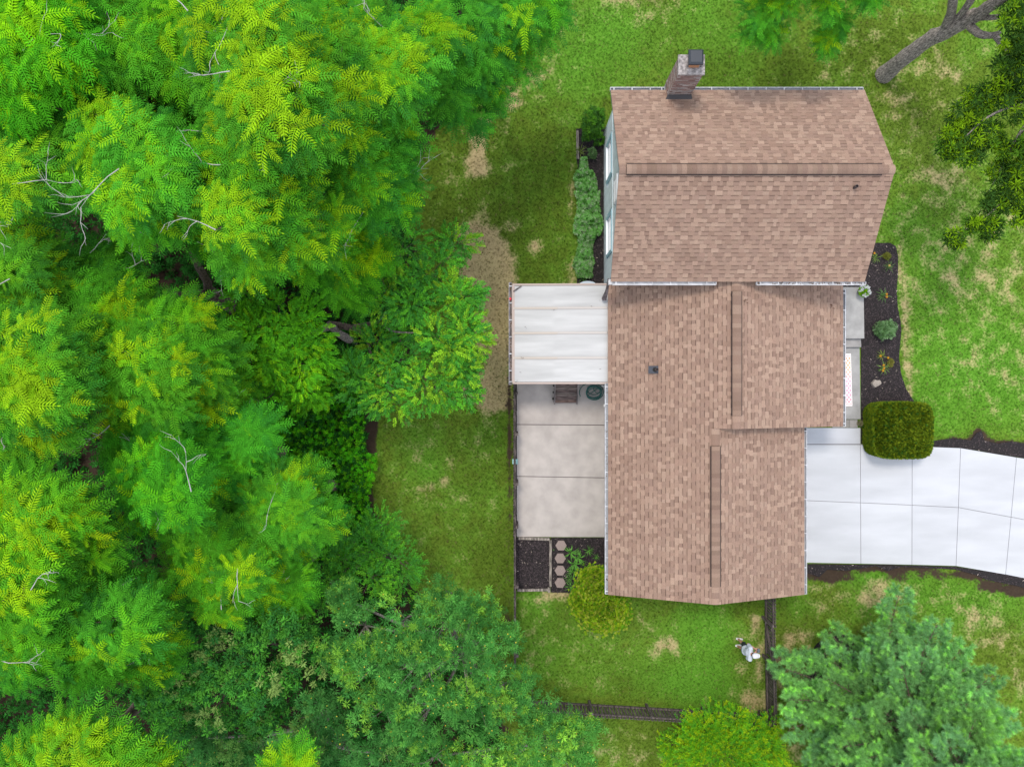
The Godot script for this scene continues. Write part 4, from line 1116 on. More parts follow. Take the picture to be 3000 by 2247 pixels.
		co.append(Color(0.24, 0.54, 0.14) * rf(0.8, 1.3) if t < 0.55 else (Color(0.44, 0.60, 0.34) * rf(0.8, 1.2) if t < 0.85 else Color(0.07, 0.22, 0.03)))
	scatter("foliage", G.tuft1, M.leaf, tr, co, e)
	var es := Shape.new()
	for i in 14: es.tube([at(1718 + rf(-8, 8), 480 + i * 24, 0) - e.position, at(1718 + rf(-14, 14), 480 + i * 24, 0.35) - e.position], [0.012, 0.006], 5)
	part("stems", es, M.bark, e)
	bush("flowering_shrub", "loose bright green shrub at the north end of the bed under the blue wall", "shrub", [[1738, 350, 0.75, 0.42, 0.36], [1752, 338, 0.95, 0.30, 0.28], [1728, 380, 0.5, 0.32, 0.26], [1756, 410, 0.35, 0.20, 0.2], [1744, 374, 0.8, 0.26, 0.26], [1716, 402, 0.3, 0.18, 0.18], [1716, 358, 0.4, 0.18, 0.18]], 420, "tuft1", 0.58, [Color(0.09, 0.26, 0.03), Color(0.14, 0.36, 0.03), Color(0.06, 0.17, 0.03)])
	bush("young_shrub", "small pale-leaved shoot standing alone in the bed under the wall", "shrub", [[1735, 446, 0.3, 0.16, 0.16], [1738, 455, 0.25, 0.12, 0.12]], 70, "tuft1", 0.45, [Color(0.12, 0.24, 0.08), Color(0.18, 0.30, 0.13)])


func lily(px: float, py: float, size: float, kind: int, called: String, label: String, blooms: Array, tone: Color, group := "") -> void:
	var o := thing(called, label, "plant", at(px, py, 0.03), group)
	var s := Shape.new()
	var m: ArrayMesh = G["strap%d" % kind]
	var lf := put("leaves", m, leaf_paint(tone), o)
	lf.transform = Transform3D(Basis(Vector3.UP, rf(0, TAU)).scaled(Vector3.ONE * size), Vector3.ZERO)
	for b in blooms:
		var f := Shape.new()
		f.col = Color(0.62, 0.27, 0.02) if b[2] == 0 else Color(0.62, 0.50, 0.22)
		var c := at(b[0], b[1], 0.42) - o.position
		for i in 6: leaf(f, c, Vector3(cos(i * 1.047), 0.7, sin(i * 1.047)), Vector3.UP, 0.07, 0.035, 0.2)
		f.col = Color(0.62, 0.40, 0.04)
		f.ball(c + Vector3(0, 0.03, 0), Vector3.ONE * 0.022, 4, 6)
		part("flower", f, M.leaf, o)
		var st := Shape.new()
		st.tube([Vector3(0, 0.02, 0), c], [0.006, 0.004], 5)
		part("stem", st, leaf_paint(Color(0.08, 0.15, 0.03)), o)

func leaf_paint(tone: Color) -> StandardMaterial3D:
	var key := "leaf_%s" % tone
	if not M.has(key):
		var m := leafy(0.5, 0.5)
		m.albedo_color = tone.linear_to_srgb()
		M[key] = m
	return M[key]

func bush(called: String, label: String, category: String, lobes: Array, count: int, shape: String, size: float, tones: Array, flat_top := 0.0) -> Node3D:   # lobes: px, py, height of centre, radius, half height
	var o := thing(called, label, category, at(lobes[0][0], lobes[0][1]))
	o.position = Vector3(o.position.x, 0, o.position.z)
	var t := []; var c := []
	var total := 0.0
	for l in lobes: total += l[3] * l[3]
	var st := Shape.new()
	for l in lobes:
		var mid := at(l[0], l[1], l[2]) - o.position
		st.tube([Vector3(mid.x * 0.4, 0, mid.z * 0.4), Vector3(mid.x * 0.7, mid.y * 0.6, mid.z * 0.7), mid], [0.03, 0.022, 0.012], 6)
		for i in int(count * l[3] * l[3] / total):
			var d := Vector3(rf(-1, 1), rf(-0.5, 1), rf(-1, 1)).normalized()
			var r := rf(0.66, 1.0) if rng.randf() < 0.85 else rf(1.0, 1.28)
			var p: Vector3 = mid + Vector3(d.x * l[3], d.y * l[4], d.z * l[3]) * r
			if p.y < 0.03: continue
			var b := aim(d + Vector3(rf(-0.4, 0.4), rf(-0.2, 0.5), rf(-0.4, 0.4)), Vector3.UP) if shape.begins_with("twig") or shape.begins_with("spray") or shape.begins_with("frond") else Basis.from_euler(Vector3(rf(-0.6, 0.6), rf(0, TAU), rf(-0.6, 0.6)))
			t.append(Transform3D(b.scaled(Vector3.ONE * size * rf(0.75, 1.2)), p))
			c.append(tones[rng.randi() % tones.size()] * rf(0.85, 1.15))
	part("stems", st, M.bark, o)
	scatter("foliage", G[shape], M.leaf, t, c, o)
	return o


# ------------------------------------------------------------------ front of the house
func front() -> void:
	var d := thing("driveway", "", "")
	tag(d, "", "", "", "structure")
	var jb := Shape.new()
	jb.col = Color(0.20, 0.19, 0.20)
	jb.prism(outline([[2300, 1256], [2521, 1256], [2521, 1301], [2680, 1307], [2817, 1313.5], [2980, 1340], [3400, 1406], [3400, 1780], [2948, 1681], [2802, 1656], [2300, 1646]]), -0.02, 0.035)
	part("joint_bed", jb, M.plain, d)
	var T := [[2300, 1302.5], [2522, 1303], [2674, 1307], [2816, 1312.5], [2980, 1340], [3220, 1378], [3400, 1406]]
	var C := [[2300, 1464], [2522.7, 1473], [2673.6, 1480], [2809.5, 1487], [2964, 1515], [3210, 1563], [3400, 1600]]
	var B := [[2300, 1648], [2523.4, 1652], [2673.2, 1655], [2802.5, 1658.5], [2948, 1683.5], [3200, 1735], [3400, 1780]]
	for i in 6:
		for r in [[T, C], [C, B]]:
			var a: Array = r[0]; var b: Array = r[1]
			var g := 0.7
			var k := rf(0.985, 1.015)
			slab(d, "slab", [[a[i][0] + g, a[i][1] + g], [a[i + 1][0] - g, a[i + 1][1] + g], [b[i + 1][0] - g, b[i + 1][1] - g], [b[i][0] + g, b[i][1] - g]], 0.0, 0.06, M.concrete_new, Color(k, k, k * 1.003))
	slab(d, "slab", [[2300, 1254], [2521.5, 1254], [2521.5, 1300.5], [2300, 1300.5]], 0.0, 0.06, M.concrete_new, Color(0.97, 0.97, 0.985))

	var f := thing("front_path", "", "")
	tag(f, "", "", "", "structure")
	slab(f, "porch_slab", [[2410, 841], [2531.5, 841], [2533.5, 991.5], [2410, 991.5]], 0.0, 0.36, M.concrete_walk)
	slab(f, "porch_step", [[2410, 991], [2523.5, 991], [2524.5, 1017], [2410, 1017]], 0.0, 0.20, M.concrete_walk, Color(0.86, 0.84, 0.84))
	slab(f, "path_slab", [[2410, 1018.5], [2519.5, 1018.5], [2522.5, 1228], [2410, 1228]], 0.0, 0.07, M.concrete_walk, Color(0.95, 0.95, 0.95))
	for i in 3:
		slab(f, "paver", [[2440 + i * 25.0, 1230], [2464 + i * 25.0, 1230], [2464 + i * 25.0, 1252.5], [2440 + i * 25.0, 1252.5]], 0.0, 0.065 + 0.003 * (i % 2), M.concrete_walk, Color(0.74, 0.71, 0.68) if i % 2 else Color(0.8, 0.77, 0.74))
	# the runner by the door
	var pw := 96; var ph := 480
	var im := Image.create(pw, ph, false, Image.FORMAT_RGB8)
	var ramp := [Color(0.83, 0.45, 0.22), Color(0.86, 0.56, 0.22), Color(0.76, 0.50, 0.62), Color(0.72, 0.42, 0.60), Color(0.80, 0.36, 0.40)]
	for y in ph:
		for x in pw:
			var col := Color(0.93, 0.88, 0.88)
			var u := fmod(x / 32.0 + 0.5, 1.0) - 0.5; var v := fmod(y / 42.0, 1.0) - 0.5
			var u2 := fmod(x / 32.0, 1.0) - 0.5; var v2 := fmod(y / 42.0 + 0.5, 1.0) - 0.5
			var t := clampf(y / float(ph) * 4.0, 0.0, 3.99)
			var hue: Color = ramp[int(t)].lerp(ramp[int(t) + 1], fmod(t, 1.0))
			for e in [absf(u) + absf(v), absf(u2) + absf(v2)]:
				if e < 0.10 or (e > 0.18 and e < 0.33): col = hue
			if y < 30 or y > ph - 30:
				col = Color(0.93, 0.88, 0.88)
				if (y > 12 and y < 22 or y > ph - 22 and y < ph - 12) and x % 12 < 6: col = ramp[4]
			if x < 4 or x > pw - 5: col = Color(0.94, 0.9, 0.9)
			im.set_pixel(x, y, col)
	var rm := StandardMaterial3D.new()
	rm.albedo_texture = ImageTexture.create_from_image(im)
	rm.roughness = 0.95
	rm.cull_mode = BaseMaterial3D.CULL_DISABLED
	var rs := Shape.new()
	var ra := at(2465, 1036.5, 0.085); var rb := at(2494, 1036, 0.085); var rc := at(2498.5, 1189.5, 0.085); var rd := at(2469, 1190, 0.085)
	var corner := [[ra, Vector2(0, 0)], [rb, Vector2(1, 0)], [rc, Vector2(1, 1)], [rd, Vector2(0, 1)]]
	for tri in [[0, 2, 3], [0, 1, 2]]:
		for i in tri: rs.vert(corner[i][0], Vector3.UP, corner[i][1])
	for i in 4:
		var p: Vector3 = corner[i][0]; var q: Vector3 = corner[(i + 1) % 4][0]
		for v3 in [p, q, q - Vector3(0, 0.012, 0), p, q - Vector3(0, 0.012, 0), p - Vector3(0, 0.012, 0)]: rs.vert(v3, (q - p).cross(Vector3.UP).normalized(), Vector2(0.01, 0.01))
	var rug := part("runner_rug", rs, rm)
	tag(rug, "long runner rug with orange and purple diamonds on the front path", "rug")

	# flower pot on the porch
	var fp := thing("flower_pot", "round pot of white and lime foliage at the porch corner", "flower pot", at(2522, 856, 0.36) )
	var pot := Shape.new()
	pot.col = Color(0.16, 0.13, 0.12)
	pot.lathe(Vector3.ZERO, [[0.0, 0.0], [0.12, 0.0], [0.17, 0.26], [0.15, 0.26], [0.13, 0.2], [0.0, 0.2]], 14)
	part("pot", pot, M.plain, fp)
	var tl := []; var cl := []; var tw := []; var cw := []
	for i in 150:
		var a := rf(0, TAU); var r := 0.21 * sqrt(rng.randf())
		tl.append(Transform3D(Basis.from_euler(Vector3(rf(-0.5, 0.5), rf(0, TAU), rf(-0.5, 0.5))).scaled(Vector3.ONE * 0.36), Vector3(cos(a) * r, 0.38 - r * 0.5 + rf(-0.03, 0.03), sin(a) * r)))
		cl.append(Color(0.24, 0.50, 0.01) * rf(0.8, 1.2) if rng.randf() < 0.8 else Color(0.05, 0.16, 0.02))
	for i in 54:
		var a := rf(0, TAU); var r := rf(0.10, 0.23)
		var pp := Vector3(cos(a) * r, 0.40 - r * 0.35, sin(a) * r)
		if pp.x - pp.z * -1.0 > -0.06 and pp.x + pp.z < 0.08 and pp.z > -0.08: continue
		tw.append(Transform3D(Basis.from_euler(Vector3(rf(-0.5, 0.5), rf(0, TAU), rf(-0.5, 0.5))).scaled(Vector3.ONE * 0.34), pp))
		cw.append(Color(0.80, 0.80, 0.84))
	scatter("foliage", G.tuft1, M.leaf, tl, cl, fp)
	scatter("white_flowers", G.tuft1, M.leaf, tw, cw, fp)

	# planting in the front bed
	var g := "orange daylilies in the front bed"
	lily(2563, 757, 0.75, 0, "daylily", "daylily half under the upper roof edge with one orange bloom", [[2562, 742, 0]], Color(0.20, 0.34, 0.06), g)
	lily(2601, 783, 0.8, 0, "daylily", "thin daylily with a single cream bloom near the upper roof", [[2606, 778, 1]], Color(0.12, 0.22, 0.06), g)
	lily(2583, 867, 0.95, 0, "daylily", "daylily with two orange blooms level with the flower pot", [[2598, 862, 0], [2598, 870, 0]], Color(0.13, 0.27, 0.07), g)
	lily(2580, 1042, 0.75, 0, "daylily", "daylily with an orange bloom in its middle, below the round grey shrub", [[2580, 1043, 0]], Color(0.24, 0.33, 0.06), g)
	lily(2584, 1078, 0.9, 0, "daylily", "daylily with three orange blooms nearest the rock", [[2590, 1079, 0], [2587, 1086, 0], [2589, 1070, 0]], Color(0.20, 0.34, 0.08), g)
	lily(2602, 1049, 0.3, 0, "daylily", "tiny daylily bearing one orange bloom beside the yellow plant", [[2602, 1048, 0]], Color(0.12, 0.16, 0.04), g)
	bush("yellow_plant", "small yellow-green clump in the north end of the front bed", "plant", [[2599, 751, 0.10, 0.11, 0.09]], 50, "tuft2", 0.42, [Color(0.30, 0.30, 0.06), Color(0.22, 0.25, 0.05)])
	bush("yellow_plant", "small yellow-green clump between the daylilies above the rock", "plant", [[2611, 1061, 0.10, 0.10, 0.09], [2609, 1068, 0.08, 0.07, 0.07]], 46, "tuft2", 0.36, [Color(0.32, 0.30, 0.07), Color(0.25, 0.26, 0.06)])
	bush("round_shrub", "round grey-green dwarf shrub in the middle of the front bed", "shrub", [[2594, 965, 0.30, 0.33, 0.32]], 520, "tuft1", 0.42, [Color(0.20, 0.36, 0.15), Color(0.28, 0.44, 0.22), Color(0.13, 0.27, 0.09)])
	bush("grass_tuft", "dry little tuft at the end of the row of pavers", "plant", [[2521, 1240, 0.08, 0.08, 0.08]], 30, "tuft2", 0.4, [Color(0.25, 0.24, 0.12), Color(0.3, 0.28, 0.17)])
	var rk := Shape.new()
	var rp := PackedVector2Array()
	for e in [[-15, -1], [-5, -13], [2, -10], [11, -11], [15, -3], [14, 2], [3, 9], [-5, 13], [-12, 5]]: rp.append(Vector2(e[0], e[1]) * EYE / FOCAL)
	var top := PackedVector2Array()
	for p in rp: top.append(p * 0.88 + Vector2(0.003, -0.004))
	for i in rp.size():
		var j := (i + 1) % rp.size()
		rk.quad(Vector3(rp[i].x, 0, rp[i].y), Vector3(top[i].x, 0.10, top[i].y), Vector3(top[j].x, 0.11, top[j].y), Vector3(rp[j].x, 0, rp[j].y))
		rk.tri(Vector3(0.01, 0.135, 0), Vector3(top[j].x, 0.11, top[j].y), Vector3(top[i].x, 0.10, top[i].y))
	var rock := part("rock", rk, M.stone)
	rock.position = at(2566, 1124, 0.02)
	tag(rock, "flat tan rock lying in the dark mulch above the clipped hedge", "rock")

	# the clipped yew block at the drive
	var hd := thing("clipped_hedge", "big square clipped olive-green hedge block at the corner of the drive", "hedge", at(2590, 1240, 0))
	var c0 := at(2572, 1182, 1.15); var c1 := at(2742, 1342, 1.15)
	var mid := (c0 + c1) / 2; var hx := (c1.x - c0.x) / 2; var hz := (c1.z - c0.z) / 2
	hd.position = Vector3(mid.x, 0, mid.z)
	var t := []; var c := []
	for i in 17000:
		var u := rf(-1, 1); var v := rf(-1, 1)
		var e := pow(pow(absf(u), 5.0) + pow(absf(v), 5.0), 0.2)
		var p: Vector3
		var nn: Vector3
		if i % 5 < 3:
			if e > 1.0: continue
			p = Vector3(u * hx, 1.18 - 0.32 * pow(e, 6.0) + 0.05 * sin(u * 7.0 + v * 3.0) * cos(v * 6.0) + (rf(-0.10, 0.03) if rng.randf() < 0.93 else rf(0.03, 0.12)), v * hz)
			nn = Vector3(u * pow(e, 5.0), 1.0, v * pow(e, 5.0))
		else:
			var k := 1.0 / maxf(e, 0.01)
			var y := rf(0.05, 0.95)
			p = Vector3(u * k * hx, y, v * k * hz) * Vector3(0.96 + 0.04 * y, 1, 0.96 + 0.04 * y)
			nn = Vector3(u * k, 0.15, v * k)
		var b := aim(nn + Vector3(rf(-0.9, 0.9), rf(-0.3, 0.6), rf(-0.9, 0.9)), Vector3(rf(-0.4, 0.4), 1, rf(-0.4, 0.4)))
		t.append(Transform3D(b.scaled(Vector3.ONE * rf(0.8, 1.3)), p))
		c.append((Color(0.135, 0.205, 0.012) if rng.randf() < 0.55 else (Color(0.20, 0.26, 0.014) if rng.randf() < 0.55 else Color(0.045, 0.12, 0.014))) * rf(0.8, 1.2))
	scatter("foliage", G.spray1, M.leaf, t, c, hd)
	var br := Shape.new()
	for i in 12:
		var a := TAU * i / 12.0
		br.tube([Vector3(cos(a) * 0.1, 0, sin(a) * 0.1), Vector3(cos(a) * 0.5, 0.5, sin(a) * 0.45), Vector3(cos(a) * 0.95, 0.95, sin(a) * 0.8)], [0.03, 0.02, 0.01], 5)
	part("stems", br, M.bark, hd)


# ------------------------------------------------------------------ fences
func fence_run(o: Node3D, a: Vector3, b: Vector3, tall: float, inner: Vector3, posts: Array) -> void:
	var d := (b - a).normalized(); var l := a.distance_to(b)
	var n := int(l / 0.128)
	for i in n:
		var s := Shape.new()
		var k := rf(0.8, 1.2)
		s.col = Color(k, k * rf(0.96, 1.03), k)
		var top := tall + rf(-0.015, 0.015)
		var c := a + d * ((i + 0.5) * l / n) - inner * 0.012
		s.box(Transform3D(Basis(d, Vector3.UP, d.cross(Vector3.UP)), c + Vector3.UP * (top / 2 + 0.02)), Vector3(0.092, top - 0.02, 0.020))
		part("picket", s, M.dark_wood, o)
	for y in [0.16, tall - 0.14]:
		var s := Shape.new()
		var k := rf(0.9, 1.1)
		s.col = Color(k, k, k) * 1.9
		s.bar(a + inner * 0.028 + Vector3.UP * y, b + inner * 0.028 + Vector3.UP * y, 0.05, 0.085)
		part("rail", s, M.dark_wood, o)
	for q in posts:
		var s := Shape.new()
		var k := rf(0.9, 1.1)
		s.col = Color(k, k, k) * 1.25
		var p: Vector3 = a + d * q + inner * 0.100
		s.box(Transform3D(Basis(d, Vector3.UP, d.cross(Vector3.UP)), p + Vector3.UP * (tall / 2 + 0.02)), Vector3(0.092, tall + 0.04, 0.092))
		part("post", s, M.dark_wood, o)

func fences() -> void:
	var w := thing("picket_fence", "dark wooden picket fence seen edge-on along the patio and lawn", "fence", Vector3(0.09, 0, 6.0))
	var wa := Vector3(0.08, 0, 0.02); var wb := Vector3(0.10, 0, 12.13)
	fence_run(w, wa - w.position, wb - w.position, 1.02, Vector3.RIGHT, [0.35, 1.86, 3.7, 5.30, 7.50, 10.05, 12.0])
	var so := thing("picket_fence", "dark wooden picket fence along the south end of the yard", "fence", Vector3(5, 0, 12.4))
	var sa := Vector3(0.12, 0, 12.13); var sb := Vector3(9.74, 0, 12.69)
	fence_run(so, sa - so.position, sb - so.position, 1.05, Vector3(-0.058, 0, -1).normalized(), [0.7, 2.85, 5.05, 7.2, 9.4])
	var e := thing("picket_fence", "short dark picket fence running from garage wall to the gate", "fence", Vector3(9.74, 0, 8.1))
	fence_run(e, Vector3(9.72, 0, 7.16) - e.position, Vector3(9.73, 0, 9.04) - e.position, 1.06, Vector3.LEFT, [0.06, 1.80])
	var e2 := thing("picket_fence", "dark picket fence running from the gate to the south-east corner", "fence", Vector3(9.76, 0, 11.5))
	fence_run(e2, Vector3(9.74, 0, 10.36) - e2.position, Vector3(9.78, 0, 12.69) - e2.position, 1.06, Vector3.LEFT, [0.06, 2.2])
	var g := thing("garden_gate", "dark picket gate with a diagonal brace next to the standing person", "gate", Vector3(9.735, 0, 9.7))
	fence_run(g, Vector3(9.73, 0, 9.10) - g.position, Vector3(9.74, 0, 10.30) - g.position, 1.0, Vector3.LEFT, [])
	var br := Shape.new()
	br.col = Color(1.6, 1.6, 1.6)
	br.bar(Vector3(9.695, 0.2, 9.16) - g.position, Vector3(9.695, 0.84, 10.24) - g.position, 0.03, 0.08, Vector3.RIGHT)
	part("brace", br, M.dark_wood, g)
	var hg := Shape.new()
	hg.col = Color(0.9, 0.85, 0.85)
	for y in [0.2, 0.86]: hg.block(Vector3(9.66, y - 0.02, 9.06) - g.position, Vector3(9.70, y + 0.02, 9.24) - g.position)
	part("hinge", hg, M.weathered, g)


# ------------------------------------------------------------------ the person on the lawn
func body_field(bones: Array, cell: float, blend: float, cuts: Array, inflate := 0.0) -> Shape:   # bones: a, b, radius a, radius b; surface nets of their smooth union
	var lo: Vector3 = bones[0][0]; var hi := lo
	for b in bones:
		for k in 2:
			var r: float = b[2 + k] + inflate + cell * 3
			lo = lo.min(b[k] - Vector3.ONE * r); hi = hi.max(b[k] + Vector3.ONE * r)
	var n := Vector3i(((hi - lo) / cell).ceil()) + Vector3i.ONE
	var f := PackedFloat32Array()
	f.resize(n.x * n.y * n.z); f.fill(1.0)
	for b in bones:
		var m: float = maxf(b[2], b[3]) + inflate + blend + cell * 2
		var i0 := Vector3i(((b[0].min(b[1]) - Vector3.ONE * m - lo) / cell).floor()).clamp(Vector3i.ZERO, n - Vector3i.ONE)
		var i1 := Vector3i(((b[0].max(b[1]) + Vector3.ONE * m - lo) / cell).ceil()).clamp(Vector3i.ZERO, n - Vector3i.ONE)
		var ab: Vector3 = b[1] - b[0]
		var l2 := maxf(ab.length_squared(), 1e-9)
		for z in range(i0.z, i1.z + 1):
			for y in range(i0.y, i1.y + 1):
				for x in range(i0.x, i1.x + 1):
					var p: Vector3 = lo + Vector3(x, y, z) * cell - b[0]
					var t := clampf(p.dot(ab) / l2, 0.0, 1.0)
					var d: float = (p - ab * t).length() - lerpf(b[2], b[3], t) - inflate
					var k := (z * n.y + y) * n.x + x
					var h := maxf(blend - absf(d - f[k]), 0.0) / blend
					f[k] = minf(d, f[k]) - h * h * blend * 0.25
	for c in cuts:                                          # c: [point, outward normal]
		for z in n.z:
			for y in n.y:
				for x in n.x:
					var k := (z * n.y + y) * n.x + x
					if f[k] < 0.1: f[k] = maxf(f[k], (lo + Vector3(x, y, z) * cell - c[0]).dot(c[1]))
	var s := Shape.new()
	var at_cell := {}
	var step := [1, n.x, n.x * n.y]
	var off := []
	for i in 8: off.append((i & 1) * step[0] + (i >> 1 & 1) * step[1] + (i >> 2 & 1) * step[2])
	for z in n.z - 1:
		for y in n.y - 1:
			for x in n.x - 1:
				var k := (z * n.y + y) * n.x + x
				var mask := 0
				for i in 8:
					if f[k + off[i]] < 0.0: mask |= 1 << i
				if mask == 0 or mask == 255: continue
				var sum := Vector3.ZERO; var cnt := 0
				for i in 8:
					for ax in 3:
						var j := i | (1 << ax)
						if j == i: continue
						var fa := f[k + off[i]]; var fb := f[k + off[j]]
						if (fa < 0.0) != (fb < 0.0):
							var t := fa / (fa - fb)
							sum += Vector3(i & 1, i >> 1 & 1, i >> 2 & 1).lerp(Vector3(j & 1, j >> 1 & 1, j >> 2 & 1), t); cnt += 1
				var gr := Vector3(f[k + off[1]] - f[k], f[k + off[2]] - f[k], f[k + off[4]] - f[k]) + Vector3(f[k + off[7]] - f[k + off[6]], f[k + off[7]] - f[k + off[5]], f[k + off[7]] - f[k + off[3]])
				at_cell[k] = [lo + (Vector3(x, y, z) + sum / cnt) * cell, gr.normalized()]
	for k in at_cell:
		for ax in 3:
			var e: int = k + step[ax]
			if e >= f.size() or (f[k] < 0.0) == (f[e] < 0.0): continue
			var u: int = step[(ax + 1) % 3]; var v: int = step[(ax + 2) % 3]
			if not (at_cell.has(k - u) and at_cell.has(k - v) and at_cell.has(k - u - v)): continue
			var q := [at_cell[k], at_cell[k - u], at_cell[k - u - v], at_cell[k - v]]
			if f[k] > 0.0: q.reverse()
			s.smooth_tri(q[0][0], q[0][1], q[1][0], q[1][1], q[2][0], q[2][1])
			s.smooth_tri(q[0][0], q[0][1], q[2][0], q[2][1], q[3][0], q[3][1])
	return s

func person() -> void:
	var o := thing("person", "person in white T-shirt, dark shorts and white cap holding a remote control", "person", at(2162, 1881))
	# x points the way the person faces, z is their right
	var hip := Vector3(0.0, 0.93, -0.04)
	var hl := hip + Vector3(0, -0.03, -0.095); var hr := hip + Vector3(0, -0.03, 0.095)
	var kl := Vector3(0.05, 0.49, -0.13); var kr := Vector3(0.03, 0.49, 0.09)
	var al := Vector3(0.00, 0.085, -0.135); var ar := Vector3(-0.03, 0.085, 0.125)
	var chest := Vector3(0.01, 1.28, -0.08); var neck := Vector3(0.035, 1.48, -0.10)
	var sl := Vector3(0.02, 1.41, -0.28); var sr := Vector3(-0.01, 1.41, 0.105)
	var el := Vector3(0.02, 1.14, -0.34); var er := Vector3(-0.02, 1.13, 0.17)
	var wl := Vector3(0.25, 1.14, -0.19); var wr := Vector3(0.24, 1.13, -0.02)
	var head := Vector3(0.10, 1.63, -0.115)
	var legs := [[hl, kl, 0.088, 0.058], [kl, al, 0.056, 0.036], [hr, kr, 0.088, 0.058], [kr, ar, 0.056, 0.036], [kl + Vector3(-0.03, -0.1, 0), kl + Vector3(-0.035, -0.2, 0), 0.045, 0.04], [kr + Vector3(-0.03, -0.1, 0), kr + Vector3(-0.035, -0.2, 0), 0.045, 0.04]]
	var torso := [[hip + Vector3(0, 0, -0.06), hip + Vector3(0, 0, 0.06), 0.11, 0.11], [hip, chest + Vector3(0, 0, 0), 0.115, 0.125], [chest + Vector3(0.01, 0.02, -0.09), chest + Vector3(0.01, 0.02, 0.09), 0.105, 0.105], [sl, sr, 0.062, 0.062]]
	var arms := [[sl, el, 0.052, 0.040], [el, wl, 0.040, 0.027], [sr, er, 0.052, 0.040], [er, wr, 0.040, 0.027]]
	var skull := [[head + Vector3(-0.02, 0.025, 0), head + Vector3(0.025, 0.02, 0), 0.092, 0.085], [head + Vector3(0.02, -0.04, 0), head + Vector3(0.055, -0.075, 0), 0.068, 0.042], [neck + Vector3(-0.01, -0.04, 0), head + Vector3(-0.01, -0.06, 0), 0.056, 0.052], [head + Vector3(0.095, 0.01, 0), head + Vector3(0.118, -0.022, 0), 0.010, 0.014], [head + Vector3(-0.005, 0.005, -0.092), head + Vector3(-0.012, -0.03, -0.09), 0.012, 0.01], [head + Vector3(-0.005, 0.005, 0.092), head + Vector3(-0.012, -0.03, 0.09), 0.012, 0.01], [head + Vector3(0.088, -0.055, -0.016), head + Vector3(0.088, -0.055, 0.016), 0.009, 0.009]]
	var body := body_field(legs + torso + arms + [skull[2]], 0.016, 0.035, [])
	var hd := body_field(skull, 0.007, 0.018, [])
	body.v.append_array(hd.v); body.n.append_array(hd.n); body.c.append_array(hd.c); body.uv.append_array(hd.uv)
	for side in [[wl, 1.0], [wr, -1.0]]:                      # hands round the sides of the remote control
		var w0: Vector3 = side[0]; var m: float = side[1]
		var palm := w0 + Vector3(0.055, 0.0, 0.028 * m)
		var hb := [[w0, palm, 0.026, 0.030], [palm + Vector3(0, 0, -0.018 * m), palm + Vector3(0.03, 0, -0.012 * m), 0.018, 0.016], [palm, palm + Vector3(0.035, -0.004, 0.012 * m), 0.018, 0.016]]
		for i in 4:
			var k := palm + Vector3(0.035, -0.012 + 0.0 * i, (-0.026 + 0.018 * i) * m)
			var ln: float = [0.030, 0.036, 0.034, 0.026][i]
			var k2 := k + Vector3(ln, -0.014, 0.006 * m); var k3 := k2 + Vector3(ln * 0.35, -0.022, 0.012 * m); var k4 := k3 + Vector3(-0.010, -0.012, 0.010 * m)
			hb.append([k, k2, 0.0095, 0.009]); hb.append([k2, k3, 0.009, 0.0085]); hb.append([k3, k4, 0.0085, 0.0075])
		var th := palm + Vector3(-0.012, 0.012, 0.022 * m)
		hb.append([th, th + Vector3(0.022, 0.014, 0.022 * m), 0.013, 0.0105]); hb.append([th + Vector3(0.022, 0.014, 0.022 * m), th + Vector3(0.050, 0.012, 0.026 * m), 0.0105, 0.009])
		var hand := body_field(hb, 0.005, 0.006, [])
		body.v.append_array(hand.v); body.n.append_array(hand.n); body.c.append_array(hand.c); body.uv.append_array(hand.uv)
	part("body", body, M.skin, o)
	var eyes := Shape.new()
	for m in [-1.0, 1.0]:
		eyes.col = Color(0.8, 0.8, 0.78)
		eyes.ball(head + Vector3(0.090, 0.012, 0.031 * m), Vector3.ONE * 0.012, 6, 8)
		eyes.col = Color(0.03, 0.02, 0.015)
		eyes.ball(head + Vector3(0.098, 0.012, 0.031 * m), Vector3.ONE * 0.0062, 5, 8)
	part("eyes", eyes, M.plain, o)
	var dn := (el - sl).normalized(); var dr := (er - sr).normalized()
	var shirt := body_field(torso + [[sl, sl.lerp(el, 0.72), 0.062, 0.056], [sr, sr.lerp(er, 0.72), 0.062, 0.056], [hip + Vector3(0, -0.02, -0.05), hip + Vector3(0, -0.02, 0.05), 0.12, 0.12]], 0.016, 0.04, [[hip + Vector3(0, -0.07, 0), Vector3.DOWN]], 0.016)
	part("shirt", shirt, M.shirt, o)
	var shorts := body_field([[hip + Vector3(0, -0.03, -0.06), hip + Vector3(0, -0.03, 0.06), 0.125, 0.125], [hl, kl, 0.105, 0.080], [hr, kr, 0.105, 0.080]], 0.016, 0.03, [[kl + Vector3(0, 0.05, 0), Vector3.DOWN], [hip + Vector3(0, 0.02, 0), Vector3.UP]], 0.006)
	part("shorts", shorts, M.cloth_dark, o)
	for e in [[al, 0.12], [ar, -0.05]]:
		var a: Vector3 = e[0]
		var f := Vector3(1, 0, e[1]).normalized()
		var sole := body_field([[a + Vector3(0, -0.045, 0) - f * 0.045, a + Vector3(0, -0.05, 0) + f * 0.12, 0.040, 0.036], [a + Vector3(0, -0.05, 0) + f * 0.06, a + Vector3(0, -0.05, 0) + f * 0.165, 0.044, 0.034], [a + Vector3(0, -0.04, 0), a + Vector3(0, 0.0, 0), 0.046, 0.045]], 0.009, 0.02, [[Vector3(0, 0.004, 0), Vector3.DOWN], [a + Vector3(0, 0.015, 0), Vector3.UP]])
		sole.col = Color.WHITE
		var sh := part("shoe", sole, M.shoe, o)
